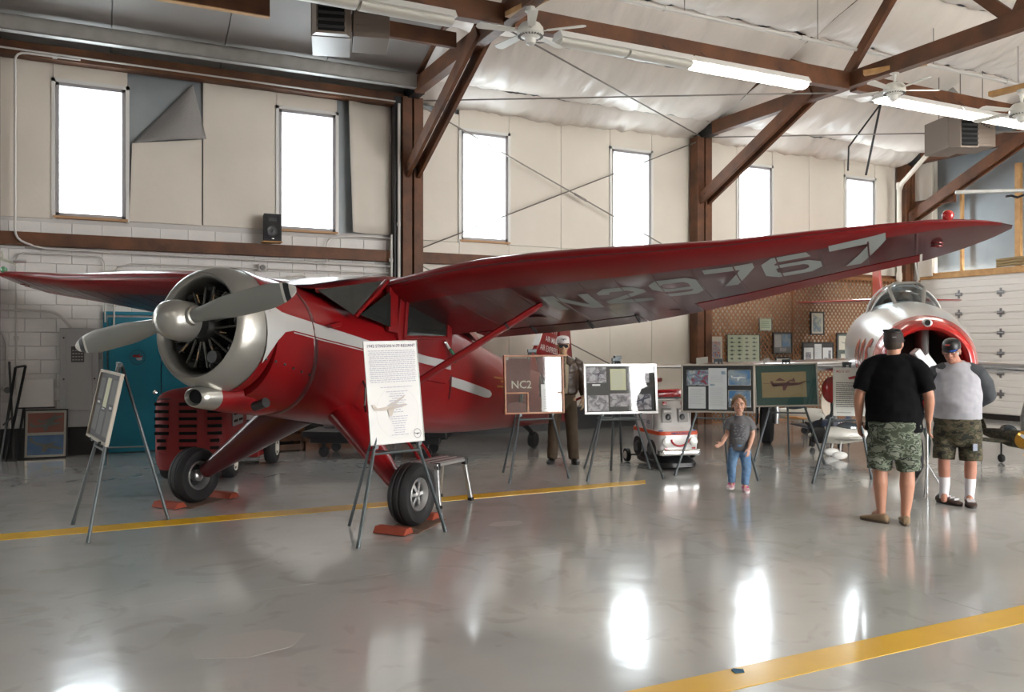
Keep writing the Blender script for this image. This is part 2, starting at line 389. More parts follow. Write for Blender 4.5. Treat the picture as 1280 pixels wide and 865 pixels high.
# roof: boards on the left, sagging quilts on the right
SL = .33
def rz_(y): return 5.86+SL*(WALLY-y) if y > 3 else 5.86+SL*(WALLY-3)-SL*(3-y)
ce = tag(bpy.data.objects.new('ceiling', None), kind='structure'); COL.objects.link(ce)
ysx = [14.05, 13.35, 12.05, 10.75, 9.45, 8.15, 6.85, 5.55, 4.25, 3.0, 1.6, 0., -2., -4., -6., -8.05]
def quilt(x0, x1, y0, y1, sag=.15):
    nx, ny = 110, 18; vs = []; fs = []; sd = R.random()*50
    for i in range(nx+1):
        for j in range(ny+1):
            u, w = i/nx, j/ny; y = y0+(y1-y0)*w; x = x0+(x1-x0)*u
            s = sag*math.sin(PI*w)**.8*(min(1, u*14, (1-u)*14)**.5)*(.85+.6*noise.noise(Vector((x*.5+sd, y*.4, 0))))
            wr = .045*noise.noise(Vector((x*3.2+y*1.3+sd, y*.7, 2)))+.03*noise.noise(Vector((x*6.5-y*2+sd, y*1.2, 5)))
            wr += .014*noise.noise(Vector((x*13+y*3, y*2.2, sd))); k = math.exp(-w*7)+math.exp(-(1-w)*7); wr += .02*k*noise.noise(Vector((x*14, sd, 0)))
            vs.append((x, y, rz_(y)-s-wr))
    for i in range(nx):
        for j in range(ny): a = i*(ny+1)+j; fs.append((a, a+1, a+ny+2, a+ny+1))
    MB().add(vs, fs).build('insulation_quilt', quilt_m, ce, smooth=70)
for x0, x1 in ((4.85, 11.1), (11.1, ENDX)):
    for a, b in zip(ysx, ysx[1:]): quilt(x0, x1, b, a, .24 if a < 14 else .12)
for i, x0 in enumerate([-8., -4.9, -1.4, .2, 1.75, 3.3]):
    x1 = [-4.9, -1.4, .2, 1.75, 3.3, 4.85][i]
    for y0, y1 in ((14.05, 3), (3, -8.05)):
        z0, z1 = rz_(y0)+.09, rz_(y1)+.09
        MB().bar(((x0+x1)/2, y0, z0+.02), ((x0+x1)/2, y1, z1+.02), x1-x0-.015, .04).build('ceiling_board', ceil_grey, ce)
# sheet-metal roof skin outside everything
mb = MB()
for y0, y1 in ((14.4, 3), (3, -8.4)): mb.bar(((LEFTX+ENDX)/2, y0, rz_(y0)+.36), ((LEFTX+ENDX)/2, y1, rz_(y1)+.36), ENDX-LEFTX+.6, .06)
mb.build('roof_skin', metal_wall, ce)
# steel purlin and timber purlin in the left bay
pr = thing('ceiling_purlin', 'pale grey steel channel under the left grey ceiling boards', 'beam', (0, 0, 0), kind='structure')
mb = MB(); mb.box((-1.6, 13.25, 5.99), (12.8, .02, .2)); mb.box((-1.6, 13.30, 5.89), (12.8, .12, .02)); mb.box((-1.6, 13.30, 6.09), (12.8, .12, .02)); mb.build('channel', steel_lt, pr)
pr = thing('ceiling_purlin', 'loose timber purlin ending beside the first truss', 'beam', (0, 0, 0), kind='structure')
beam('timber', (-6, 11.4, 6.05), (2.05, 11.4, 6.05), .09, .22, parent=pr); beam('timber', (3.05, 11.4, 6.05), (4.70, 11.4, 6.05), .09, .22, parent=pr)
MB().box((-2, 11.4, 5.935), (8.1, .09, .012)).build('worn_edge', wood_pale, pr)

# trusses
def truss(x, label, webs=True):
    t = thing('timber_truss', label, 'truss', (x, 0, 0), kind='structure')
    b = lambda n, p, q, w=.13, h=.26: MB().bar(p, q, w, h, up=(1, 0, 0) if False else (0, 0, 1)).build(n, wood_dark, t, bevel=.008)
    for s in (-.10, .10):
        MB().box((s, 13.78, 2.92), (.17, .26, 5.84)).build('post', wood_dark, t, bevel=.008)
        MB().box((s, -7.7, 2.92), (.17, .26, 5.84)).build('post', wood_dark, t, bevel=.008)
    b('bottom_chord', (0, 14., 5.95), (0, -7.9, 5.95), .16, .25)
    b('top_chord', (0, 14., 6.02), (0, 3, rz_(3)-.02), .1, .2); b('top_chord', (0, 3, rz_(3)-.02), (0, -7.9, 6.05), .1, .2)
    if webs:
        tz = lambda y: rz_(y)-.08
        for y0, y1 in ((10.1, 11.35), (10.1, 8.7), (7.2, 8.7), (7.2, 5.8), (4.4, 5.8), (4.4, 3.0), (1.6, 3.), (1.6, .2), (-1.2, .2), (-1.2, -2.7), (-4, -2.7), (-4, -5.4)):
            MB().bar((0, y0, 5.98), (0, y1, tz(y1)), .1, .16).build('web', wood_dark, t, bevel=.006)
    for s in (-.095, .095):
        MB().bar((s, 13.72, 4.55), (s, 10.72, 6.0), .065, .22).build('knee_brace', wood_dark, t, bevel=.006)
        MB().bar((s, -7.65, 4.55), (s, -4.7, 6.0), .065, .22).build('knee_brace', wood_dark, t, bevel=.006)
    if x == 4.85: MB().box((-.25, 13.80, 2.92), (.12, .18, 5.84)).build('steel_post', dkmetal, t, bevel=.004)
    m = MB(); m.box((.0, 13.62, 5.93), (.19, .55, .22)); m.build('splice_plate', dkmetal, t, bevel=.004)
    m = MB()
    for i in range(5): m.cyl((-.105, 13.4+.1*i, 5.95), (.105, 13.4+.1*i, 5.95), .014, 8)
    for yy, zz in ((13.5, 4.66), (13.6, 4.6)): m.cyl((-.14, yy, zz), (.14, yy, zz), .012, 8)
    m.build('bolt', dkmetal, t); return t
truss(-1.4, 'dark timber truss and post at left edge of the hangar')
truss(4.85, 'dark timber truss whose post rises behind the red cabin roof')
truss(11.1, 'dark timber truss whose post rises behind the raised wing')
truss(17.2, 'dark timber truss against the end wall above the garage door')
lb = thing('roof_beam', 'long dark timber beam carrying the fluorescent fixtures', 'beam', (0, 0, 0), kind='structure')
for a, b in ((LEFTX, -1.5), (-1.3, 4.77), (4.93, 11.02), (11.18, 17.12)): beam('beam_length', (a, 9.98, 5.93), (b, 9.98, 5.93), .14, .28, parent=lb)
for y in (6.9,):
    for a, b in ((4.93, 11.02), (11.18, 17.12)): pass

# end wall (right), with stud framing and an overhead sectional door
we = tag(bpy.data.objects.new('wall_end', None), kind='structure'); COL.objects.link(we)
n = 0
for y0 in [14.15-1.05*i for i in range(21)]:
    zt = rz_(y0-.5)+.25
    m = MB(); z0 = 3.15 if y0 > 6.0 else 0
    m.box((ENDX+.2, y0-.5+.0, (z0+zt)/2), (.04, 1.049, zt-z0)); m.build('metal_sheet', metal_wall, we)
m = MB(); m.box((ENDX+.1, 13.72, 3.1), (.12, .9, 6.3)); m.build('corner_sheet', white_ins, we)
MB().box((ENDX-.1, 13.45, 4.7), (.05, .5, 3.0)).build('insulation_sheet', white_ins, we)
for yy in (12.55, 11.25, 10.85, 9.9, 9.2, 8.4):
    MB().box((ENDX+.02, yy, 4.3), (.09, .12 if yy not in (12.55, 9.9) else .05, 2.3)).build('stud', wood_pale, we, bevel=.004)
MB().box((ENDX-.03, 9.6, 3.2), (.14, 8.2, .14)).build('door_header', wood_pale, we, bevel=.005)
MB().box((ENDX+.02, 13.62, 1.6), (.14, .12, 3.2)).build('door_jamb', wood_pale, we, bevel=.005)
beam('cross_rail', (ENDX-.15, 13.6, 4.9), (ENDX-.15, 12.6, 4.9), .1, .15, parent=we, mat=wood_dark)
gd = thing('door_1', 'white sectional overhead door with steel hinges in end wall', None, (ENDX-.03, 13.55, 0), kind='structure')
panel_m = M('white_door_panel', (.74, .72, .68), .45)
for r in range(7):
    for c in range(1):
        m = MB(); z = .12+.437*r
        m.box((0, -3.75, z+.2165), (.04, 7.5, .434))
        for q in range(3): m.box((-.024, -3.75, z+.08+.137*q), (.012, 7.5, .118))
        m.build('door_panel', panel_m, gd, bevel=.004)
hg = None
for r in range(1, 7):
    for c in range(7):
        z = .12+.437*r; y = -.98-.98*c
        m = MB().box((-.03, y, z), (.012, .05, .19)).box((-.04, y, z), (.02, .16, .07)).cyl((-.05, y-.06, z), (-.05, y+.06, z), .014, 8)
        if hg is None: hg = m.build('hinge', M('hinge_steel', (.30, .30, .31), .4, .7), gd); h0 = (y, z)
        else: o = hg.copy(); COL.objects.link(o); o.location = (0, y-h0[0], z-h0[1])
MB().box((.06, -3.75, 1.6), (.04, 7.6, 3.25)).build('sky_gap_backing', panel_m, gd)  # unseen board added to block sky light through the panel gaps
MB().box((-.02, -3.75, .06), (.05, 7.5, .12)).build('rubber_bottom_seal', black_m, gd)
tr = MB().tube([(-.12, .02, .05), (-.12, .02, 3.2), (-.2, .02, 3.55)], .022).build('door_track', steel_lt, gd)
MB().box((-.09, .05, 3.35), (.1, .12, .45)).build('track_bracket', steel_lt, gd, bevel=.01)
# front and left walls, behind the camera
wb = tag(bpy.data.objects.new('wall_front', None), kind='structure'); COL.objects.link(wb)
m = MB()
for a, b, z0, z1 in ((LEFTX, DOOR[0], 0, 10), (DOOR[1], ENDX+.3, 0, 10), (DOOR[0], DOOR[1], DOOR[3], 10)):
    m.box(((a+b)/2, FRONTY-.1, (z0+min(z1, 6.2))/2), (b-a, .12, min(z1, 6.2)-z0))
m.build('cladding', white_ins, wb)
wl = tag(bpy.data.objects.new('wall_left', None), kind='structure'); COL.objects.link(wl)
for y0 in [13.1-1.05*i for i in range(21)]:
    zt = rz_(y0-.5)+.2; MB().box((LEFTX-.1, y0-.3, zt/2), (.1, 1.049, zt)).build('metal_sheet', metal_wall, wl)
# ---------------------------------------------------------------- roof fittings
lens_on = M('lit_lens', (1., .94, .84), .5, emit=.75); lens_off = M('unlit_lens', (.58, .56, .50), .5)
def fixture(x0, x1, lit, label, y=9.66, z=5.60):
    t = thing('fluorescent_light', label, 'ceiling light', ((x0+x1)/2, y, z), group=None); L = x1-x0
    MB().add([(-L/2, -.15, .02), (-L/2, .15, .02), (-L/2, .08, .12), (-L/2, -.08, .12), (L/2, -.15, .02), (L/2, .15, .02), (L/2, .08, .12), (L/2, -.08, .12)],
        [(0, 3, 2, 1), (4, 5, 6, 7), (0, 1, 5, 4), (1, 2, 6, 5), (2, 3, 7, 6), (3, 0, 4, 7)]).build('housing', white_m, t)
    n = 2
    for k in range(n):
        MB().lathe([(-L/2+.02+k*L/n, .11), (-L/2+L/n-.02+k*L/n, .11)], (0, 0, -.005), (1, 0, 0), 16, cap=True, sy=.45).build('lens', lens_on if lit else lens_off, t, smooth=50)
    for s in (-1, 1): MB().tube([(s*L*.35, 0, .12), (s*L*.35, .2, .3)], .005, 6).build('hanger', dkmetal, t)
fixture(7.62, 9.78, True, 'lit fluorescent light under the beam above the wing')
fixture(5.42, 7.58, False, 'unlit fluorescent light just left of the lit one above the wing')
fixture(11.4, 13.3, True, 'lit fluorescent light nearer the white ceiling fan at top right')
fixture(13.34, 15.3, True, 'lit fluorescent light at the far right behind the other lit one')
fixture(1.55, 3.95, False, 'unlit fluorescent light at top over the grey heater')
fixture(-.9, 1.5, False, 'unlit fluorescent light above the left aircraft wing')
for yy_ in (1.6, -3.2):  # unseen lit fixtures added to brighten floor and room
    for k_, xx_ in enumerate((-5.5, -.5, 4.9+.4, 9.5, 13.8)):
        fixture(xx_, xx_+2.3, True, 'added unseen fill light behind the camera, %s from the left wall in the %s row' % (('first', 'second', 'third', 'fourth', 'fifth')[k_], 'middle' if yy_ > 0 else 'front'), y=yy_, z=5.75)
fan_m = M('fan_white_enamel', (.66, .65, .60), .35)
def fan(x, y, z, rz, label):
    t = thing('ceiling_fan', label, 'ceiling fan', (x, y, z), rz, group='white ceiling fans below the trusses')
    MB().box((0, 0, .33), (.12, .9, .07)).build('mounting_board', wood_pale, t, bevel=.004)
    MB().lathe([(.30, .02), (.29, .06), (.24, .07), (.22, .03), (.12, .018), (.08, .018)], n=20).build('canopy', fan_m, t, smooth=40)
    MB().lathe([(.09, .02), (.08, .12), (.03, .16), (-.04, .165), (-.07, .14), (-.10, .07), (-.16, .06), (-.19, .01)], n=28, cap=True).build('motor_housing', fan_m, t, smooth=40)
    m = MB()
    for k in range(24): a = k*PI/12; m.box((.14*math.cos(a), .14*math.sin(a), -.075), (.04, .012, .012), rz=a)
    m.build('vent_slots', M('fan_vent_dark', (.15, .15, .14), .6), t)
    for k in range(5):
        a = k*2*PI/5+.3; T = Matrix.Rotation(a, 4, 'Z') @ Matrix.Rotation(.18, 4, 'X')
        MB(T).bar((.12, 0, -.02), (.26, 0, -.02), .03, .01).build('blade_bracket', fan_m, t)
        MB(T).prism([(.22, -.045), (.66, -.065), (.70, -.03), (.70, .03), (.66, .065), (.22, .045)], -.022, -.012).build('blade', fan_m, t)
fan(4.85, 9.32, 5.53, .2, 'white five-blade ceiling fan at top centre beside the first truss')
fan(11.1, 9.11, 5.58, .5, 'white five-blade ceiling fan beside the nearer lit fluorescent light')
fan(11.95, 7.65, 5.0, .1, 'white ceiling fan cut off by the right edge of the photo')
# horizontal and wall rod bracing
rod_m = M('rod_steel', (.22, .20, .18), .5, .5)
def rod(a, b, label, r=.013, tb=None):
    t = thing('brace_rod', label, 'brace rod', (0, 0, 0)); MB().cyl(a, b, r, 6).build('rod', rod_m, t, smooth=60)
    if tb:
        a, b = Vector(a), Vector(b); c = a.lerp(b, tb); d = (b-a).normalized()
        u = d.orthogonal().normalized()*.028; m = MB()
        for s in (-1, 1): m.cyl(tuple(c-d*.13+u*s), tuple(c+d*.13+u*s), .01, 6)
        for s in (-1, 1): m.cyl(tuple(c+d*.13*s-u), tuple(c+d*.13*s+u), .014, 6)
        m.build('turnbuckle', rod_m, t)
rod((4.95, 13.7, 5.80), (11.0, 10.2, 5.80), 'roof rod crossing from first truss post toward the fluorescent light')
rod((11.0, 13.7, 5.86), (4.95, 10.2, 5.86), 'roof rod running from middle post up to the ceiling fan')
rod((11.2, 13.7, 5.85), (17.1, 10.2, 5.85), 'roof rod in the far right bay')
rod((5.0, 8.9, 6.15), (11.0, 5.2, 6.15), 'thin roof rod near the top edge of the photo')
rod((4.98, 13.74, 5.75), (10.98, 13.76, 3.26), 'wall rod sloping down to the right across two windows', tb=.54)
rod((4.98, 13.78, 3.26), (10.98, 13.72, 5.75), 'wall rod sloping up to the right across two windows')
rod((4.98, 13.74, 3.0), (10.98, 13.76, .3), 'lower wall rod sloping down behind the white-framed photo board')
t = thing('sprinkler_pipe', 'long white pipe with couplings slung under the quilted ceiling', 'pipe', (0, 0, 0))
MB().tube([(4.95, 9.8, 6.4), (17.2, 9.8, 6.4)], .03, 10).build('pipe', pipe_m, t, smooth=40)
for x in (7.3, 9.9, 12.6, 14.9):
    MB().cyl((x-.06, 9.8, 6.4), (x+.06, 9.8, 6.4), .042, 12).build('coupling', pipe_m, t, smooth=40)
    MB().cyl((x+.3, 9.8, 6.4), (x+.3, 9.8, 7.1), .007, 6).build('hanger_rod', rod_m, t)
# unit heaters
tan_m = M('heater_enamel', (.16, .125, .10), .45, bump=.02); louv_m = M('louver_dark', (.008, .008, .008), .7, spec=.1)
def heater(loc, rz, label):
    t = thing('unit_heater', label, 'heater', loc, rz)
    MB().box((0, .35, .0), (.5, .75, .62)).build('cabinet', tan_m, t, bevel=.01)
    MB().add([(-.24, -.02, .3), (.24, -.02, .3), (.24, -.02, -.3), (-.24, -.02, -.3), (-.18, -.3, .2), (.18, -.3, .2), (.18, -.3, -.36), (-.18, -.3, -.36)],
        [(0, 4, 5, 1), (1, 5, 6, 2), (2, 6, 7, 3), (3, 7, 4, 0), (4, 7, 6, 5)]).build('outlet_hood', tan_m, t)
    m = MB(); m.box((0, -.303, -.08), (.32, .006, .5)); m.build('outlet_opening', louv_m, t)
    for k in range(6): MB().box((0, -.31, -.28+.085*k), (.33, .012, .035), rx=.6).build('louver', dkmetal, t)
    MB().box((.50, .3, -.02), (.46, .62, .5)).build('burner_box', tan_m, t, bevel=.008)
    m = MB()
    for k in range(5): m.box((.5, -.012, -.2+.09*k), (.40, .01, .02))
    m.build('pressed_rib', tan_m, t)
    m = MB()
    for k in range(6): m.box((.34+.05*k, -.02, .2-.02*k), (.028, .008, .02))
    m.build('vent_slots', louv_m, t)
    for x in (-.22, .22, .68): MB().cyl((x, .3, .3), (x, .3, 1.28), .008, 6).build('hanger_rod', rod_m, t)
    MB().tube([(.3, .5, .3), (.3, .5, .8), (.3, .75, 1.05)], .07, 12).build('flue', steel_lt, t, smooth=40)
heater((2.66, 10.55, 5.80), -.25, 'grey-brown unit heater hanging in the left bay with dark louvers')
heater((14.68, 10.60, 5.65), -.35, 'tan unit heater hanging by the end wall behind lit lights')
m = thing('compressed_air_reel', 'small black reel hanging at the top left edge', 'reel', (.88, 8.6, 5.05))
MB().lathe([(-.05, .03), (-.05, .07), (-.02, .075), (-.02, .05), (.02, .05), (.02, .075), (.05, .07), (.05, .03)], (0, 0, 0), (.6, -1, 0), 20, cap=True).build('wheel', black_m, m, smooth=40)
MB().ball((.03, -.055, 0), .02).build('hub', M('brass', (.6, .4, .1), .3, .8), m)
MB().bar((0, 0, 0), (0, 0, .95), .02, .02).build('hanger', dkmetal, m)
# braces near the end wall, hanging pole
t = thing('hanging_pole', 'pale pole hung on rods above the wing tip, black cable underneath', 'pole', (0, 0, 0))
MB().tube([(12.3, 8.95, 4.05), (14.6, 7.3, 4.05)], .03, 10).build('pole', steel_lt, t, smooth=40)
for x, y in ((13.2, 8.3),):
    MB().tube([(x, y, 4.05), (x, y, 6.0)], .018, 8).build('hanger_rod', white_m, t)
    MB().tube([(x, y, 5.6), (x+.12, y-.1, 6.0)], .014, 8).build('hanger_rod', white_m, t)
pts = [(12.9+.07*i, 8.52-.05*i, 3.96+.02*math.sin(i*2.4)) for i in range(24)]
MB().tube(pts, .02, 6).build('coiled_cable', black_m, t, smooth=60)
t = thing('pipe_strut', 'grey steel struts hanging in front of the last window', 'strut', (0, 0, 0))
MB().tube([(14.1, 11.9, 6.44), (14.1, 12.7, 5.75), (14.1, 12.72, 5.25)], .018, 8).build('strut', dkmetal, t)
MB().tube([(14.1, 11.9, 6.44), (14.2, 12.35, 5.1)], .022, 8).build('strut', dkmetal, t)
t = thing('downspout', 'cream pipe slanting from ceiling and down beside the corner post', 'pipe', (0, 0, 0))
MB().tube([(16.42, 12.25, 6.1), (16.75, 13.55, 5.35), (16.75, 13.62, 5.2), (16.75, 13.62, .5)], .055, 10).build('pipe', M('cream_pipe', (.60, .54, .46), .4), t, smooth=40)
for z in (5.3, 3.2): MB().cyl((16.75, 13.62, z-.08), (16.75, 13.62, z+.08), .07, 12).build('coupling', M('cream_pipe', (.6, .54, .46)), t, smooth=40)
# ---------------------------------------------------------------- things on the left wall
def conduit(pts, label, r=.013):
    t = thing('conduit', label, 'conduit', (0, 0, 0)); P = []
    pts = [Vector(p) for p in pts]
    for i, p in enumerate(pts):
        if 0 < i < len(pts)-1:
            a = (pts[i-1]-p); b = (pts[i+1]-p); k = min(.14, a.length*.4, b.length*.4); A = p+a.normalized()*k; B = p+b.normalized()*k
            for q in (0, .25, .5, .75, 1): P.append((A*(1-q)*(1-q)+p*2*q*(1-q)+B*q*q))
        else: P.append(p)
    MB().tube(P, r, 8).build('pipe', pipe_m, t, smooth=50)
    d = (pts[1]-pts[0]); c = pts[0]+d*.4; MB().box(tuple(c+Vector((0, .02, 0))), (.06, .03, .06)).build('strap', pipe_m, t)
wy = 13.88
conduit([(-.2, 13.72, 5.74), (-1.02, 13.72, 5.74), (-1.02, 13.72, 3.1), (-.7, 13.86, 3.0), (4.6, 13.86, 2.95)], 'white conduit dropping left of the first window then running below the girt', .016)
conduit([(-1.02, wy, .9), (-1.02, wy, 2.93), (0.12, wy, 2.93), (.12, wy, 1.95)], 'looped white conduit around block wall at far left')
conduit([(.24, wy, 1.85), (.24, wy, 2.75), (.5, wy, 2.84), (4.5, wy, 2.84)], 'white conduit rising from the breaker panel and turning right')
conduit([(.1, wy, 2.70), (4.6, wy, 2.66)], 'thick white conduit running level behind the engine cowling', .022)
conduit([(-1.3, wy, 2.12), (-.52, wy, 2.10), (-.32, wy, 1.86)], 'white conduit bending down into the breaker panel', .018)
conduit([(3.42, wy, 2.9), (3.42, wy, 3.38), (3.9, wy, 3.44), (4.6, wy, 3.44)], 'white conduit crossing the girt right of the speaker')
conduit([(2.6, wy, 2.66), (3.1, wy, 2.78), (3.16, wy, 2.3)], 'curved conduit drop behind the windshield')
conduit([(4.6, 13.66, 5.7), (4.6, 13.66, .6)], 'dark grey conduit running down beside the first post', .025)
conduit([(4.48, 13.7, 3.48), (4.48, 13.7, 2.4)], 'short white riser left of the first post', .02)
conduit([(-1.3, wy, 1.95), (-1.14, wy, 1.7), (-1.14, wy, 1.02), (-1.3, wy, .95)], 'bent conduit above the small junction box', .016)
for x, z, l in ((2.38, 2.85, 'small pale junction box with cables behind cowling'), (-1.12, .98, 'pale junction box on block wall at left edge')):
    t = thing('junction_box', l, 'junction box', (x, 13.86, z)); MB().box((0, 0, 0), (.12, .1, .12)).build('box', pipe_m, t, bevel=.01)
    MB().lathe([(-.06, .045), (-.08, .04), (-.08, 0.001)], (0, 0, 0), (0, 1, 0), 16).build('cover', M('dark_cover', (.12, .12, .12), .4), t, smooth=30)
t = thing('breaker_panel', 'tall light grey electrical panel on the wall left of the blue door', 'electrical panel', (-.22, 13.93, .42))
MB().box((0, -.04, .72), (.50, .09, 1.44)).build('box', M('panel_grey', (.42, .42, .42), .45), t, bevel=.008)
MB().box((-.0, -.095, .80), (.34, .02, 1.12)).build('door', M('panel_grey', (.4, .4, .4)), t, bevel=.005)
MB().box((-.02, -.108, 1.06), (.17, .008, .23)).build('breaker_window', M('panel_window', (.07, .07, .07), .3), t)
m = MB()
for i in range(4):
    for j in range(4): m.box((-.075+.037*i, -.114, .98+.045*j), (.026, .006, .014))
m.build('breaker_switch', M('panel_grey', (.4, .4, .4)), t)
m = MB()
for x in (-.2, .2):
    for z in (.12, .7, 1.3): m.ball((x, -.088, z), .012, 8, 5)
m.build('screw', dkmetal, t)
# blue double door
blue = M('blue_door_paint', (.004, .21, .32), .40, var=(.004, .19, .29), vs=3)
d = thing('door_2', 'teal blue double door in the block wall', None, (.14, 13.96, 0), kind='structure')
m = MB()
for x in (-.02, 1.52): m.box((x, -.02, 1.04), (.05, .1, 2.12))
m.box((.75, -.02, 2.09), (1.58, .1, .05)); m.build('door_frame', blue, d, bevel=.004)
for k in range(2):
    lf = MB().box((.385+.735*k, -.02, 1.02), (.725, .045, 2.02)).build('door_leaf', blue, d, bevel=.004)
kn = MB().lathe([(0, .028), (-.03, .02), (-.04, .03), (-.065, .03), (-.075, .015), (-.076, .001)], (.66, -.045, .90), (0, -1, 0), 16).lathe([(0, .012), (.05, .012), (.055, .034), (.085, .03), (.09, .001)], (.66, -.045, .90), (0, -1, 0), 16).build('door_knob', chrome, d, smooth=40)
e = MB().lathe([(0, .115), (.004, .115), (.0045, .001)], (.42, -.043, 1.43), (0, -1, 0), 32).build('round_emblem', M('emblem_blue', (.008, .18, .27), .4), d)
e = MB().lathe([(.001, .112), (.006, .112), (.006, .106), (.001, .106)], (.42, -.043, 1.43), (0, -1, 0), 32).build('emblem_ring', M('emblem_dark', (.004, .03, .06), .5), d)
T = frame((.42, -.049, 1.44), (1, 0, 0), (0, 0, 1)); m = MB(T)
m.prism([(-.075, .02), (-.03, .03), (.06, .005), (.065, .02), (.075, .02), (.07, -.005), (.02, -.015), (-.06, -.005)], 0, .002).prism([(-.02, .01), (.035, .045), (.045, .04), (.01, 0)], 0, .002).build('emblem_plane', M('emblem_red', (.35, .02, .03), .5), d)
MB(T).prism([(-.02, -.02), (.06, -.01), (.065, -.05), (.02, -.06), (-.01, -.045)], 0, .002).build('emblem_map', M('emblem_pale', (.45, .50, .55), .5), d)
MB().text('HANGAR', T @ Matrix.Translation((0, .082, .001)), .03).text('DOOR', T @ Matrix.Translation((0, -.088, .001)), .03) if 0 else None
# small speaker on the girt
t = thing('loudspeaker', 'black loudspeaker on small shelf above the girt', 'speaker', (2.50, 13.72, 3.235))
MB().box((0, 0, .01), (.30, .24, .02)).build('shelf', wood_pale, t)
MB().prism([(-.14, -.12), (.14, -.12), (.11, .12), (-.11, .12)], .02, .45).build('cabinet', M('speaker_black', (.015, .015, .016), .6), t, bevel=.01)
MB().box((0, -.123, .235), (.24, .006, .38)).build('grille', M('speaker_grille', (.02, .02, .021), .8), t)
MB().lathe([(0, .095), (.006, .095), (.0, .08), (-.0, .02), (.006, .001)], (0, -.128, .17), (0, -1, 0), 24).build('cone', dkmetal, t, smooth=30)
MB().box((0, -.128, .36), (.12, .006, .05)).build('tweeter', dkmetal, t); MB().box((0, -.129, .055), (.035, .004, .012)).build('badge', chrome, t)
t = thing('straw_roll', 'rolled tan straw mat lying on the garage door header', 'mat', (17.345, 11.2, 3.272))
for k in range(5): MB().tube([(.03*(k % 2), -.7, .03+.03*k), (.02*(k % 2)+.01, 0, .045+.03*k), (.03*(k % 2), .45, .03+.03*k)], .032, 8).build('straw_bundle', M('straw', (.30, .22, .11), .9, bump=.6, bs=90), t, smooth=50)
tag(MB().prism([(-.03, -.02), (.02, -.03), (.04, .0), (.0, .03), (-.02, .02)], .0, .004, Matrix.Translation((2.86, 3.27, .003))).build('paper_scrap', M('scrap_blue', (.03, .12, .22), .6)), 'tiny blue scrap on the floor at the bottom edge', 'scrap')
# bits leaning by the left wall
def print_frame(name, label, w, h, T0, mat_frame, inner, fw=.02, cat='picture', dep=.025, glassy=True, group=None):
    """framed flat picture, local XY = picture plane, +Z towards viewer, origin bottom-left. inner: list of (fn or spec)"""
    t = bpy.data.objects.new(name, None); COL.objects.link(t); t.matrix_world = T0; tag(t, label, cat, group)
    m = MB(); m.box((w/2, fw/2, 0), (w, fw, dep)).box((w/2, h-fw/2, 0), (w, fw, dep)).box((fw/2, h/2, 0), (fw, h-2*fw, dep)).box((w-fw/2, h/2, 0), (fw, h-2*fw, dep))
    m.build('frame', mat_frame, t, bevel=.003)
    for nm, mt, polys in inner:
        m = MB()
        for k, p in enumerate(polys):
            if isinstance(p, MB): m.add(p.v, p.f)
            else: z = p[0]; m.prism(p[1], -.004+z*.0012, -.003+z*.0012)
        m.build(nm, mt, t)
    if glassy: MB().box((w/2, h/2, .006), (w-2*fw, h-2*fw, .002)).build('glazing', glass_pic, t)
    return t
def rect(x0, y0, x1, y1): return [(x0, y0), (x1, y0), (x1, y1), (x0, y1)]
def backing(w, h): return rect(.005, .005, w-.005, h-.005)
def plane_poly(cx, cy, s, rot=0.):
    P = [(-.5, .02), (-.46, .06), (-.1, .05), (.1, .09), (.2, .09), (.3, .05), (.52, .04), (.52, -.02), (.3, -.04), (.0, -.05), (-.3, -.03)]
    W = [(-.08, .0), (.15, .0), (.02, -.22), (-.06, -.23)]; F = [(-.5, .03), (-.38, .04), (-.46, .18), (-.54, .18)]; V = [(-.02, .03), (.1, .03), (.3, .20), (.24, .21)]
    c, s_ = math.cos(rot), math.sin(rot)
    return [[(cx+s*(x*c-y*s_), cy+s*(x*s_+y*c)) for x, y in q] for q in (P, W, F, V)]
def lines(x0, y0, x1, y1, n, seed=1, hgt=.35, indent=0., ragged=.25, words=True):
    r = random.Random(seed); out = []; dy = (y1-y0)/n
    for i in range(n):
        y = y1-dy*(i+.5); a = x0; e = x1-(x1-x0)*r.random()*ragged
        while a < e:
            wl_ = (x1-x0)*(r.uniform(.03, .10) if words else 1); b = min(a+wl_, e); out.append(rect(a, y-dy*hgt/2, b, y+dy*hgt/2)); a = b+(x1-x0)*.015
    return out
def lay(z, polys): return [(z, p) for p in polys]
ph = {}
def photo_mat(name, a, b, sc=6., c=None):
    m = bpy.data.materials.new(name); m.use_nodes = True; nt = m.node_tree; p = nt.nodes['Principled BSDF']; L = nt.links.new; p.inputs['Roughness'].default_value = .5
    tc = nt.nodes.new('ShaderNodeTexCoord'); n = nt.nodes.new('ShaderNodeTexNoise'); n.inputs['Scale'].default_value = sc; n.inputs['Detail'].default_value = 6; n.inputs['Distortion'].default_value = 1
    L(tc.outputs['Object'], n.inputs['Vector']); r = nt.nodes.new('ShaderNodeValToRGB'); e = r.color_ramp.elements; e[0].position = .38; e[1].position = .62
    e[0].color = (*a, 1); e[1].color = (*b, 1)
    if c: q = e.new(.5); q.color = (*c, 1)
    L(n.outputs['Fac'], r.inputs[0]); L(r.outputs[0], p.inputs['Base Color']); return m
T = Matrix.Translation((-.93, 13.76, .0)) @ Matrix.Rotation(-.10, 4, 'Z') @ Matrix.Rotation(PI/2-.17, 4, 'X')
sky = photo_mat('print_sky', (.02, .12, .33), (.06, .22, .48), 3); desert = photo_mat('print_desert', (.36, .10, .06), (.28, .10, .07), 4)
pl = M('print_plane_grey', (.16, .17, .16), .5); pw = M('print_plane_pale', (.5, .5, .48), .5)
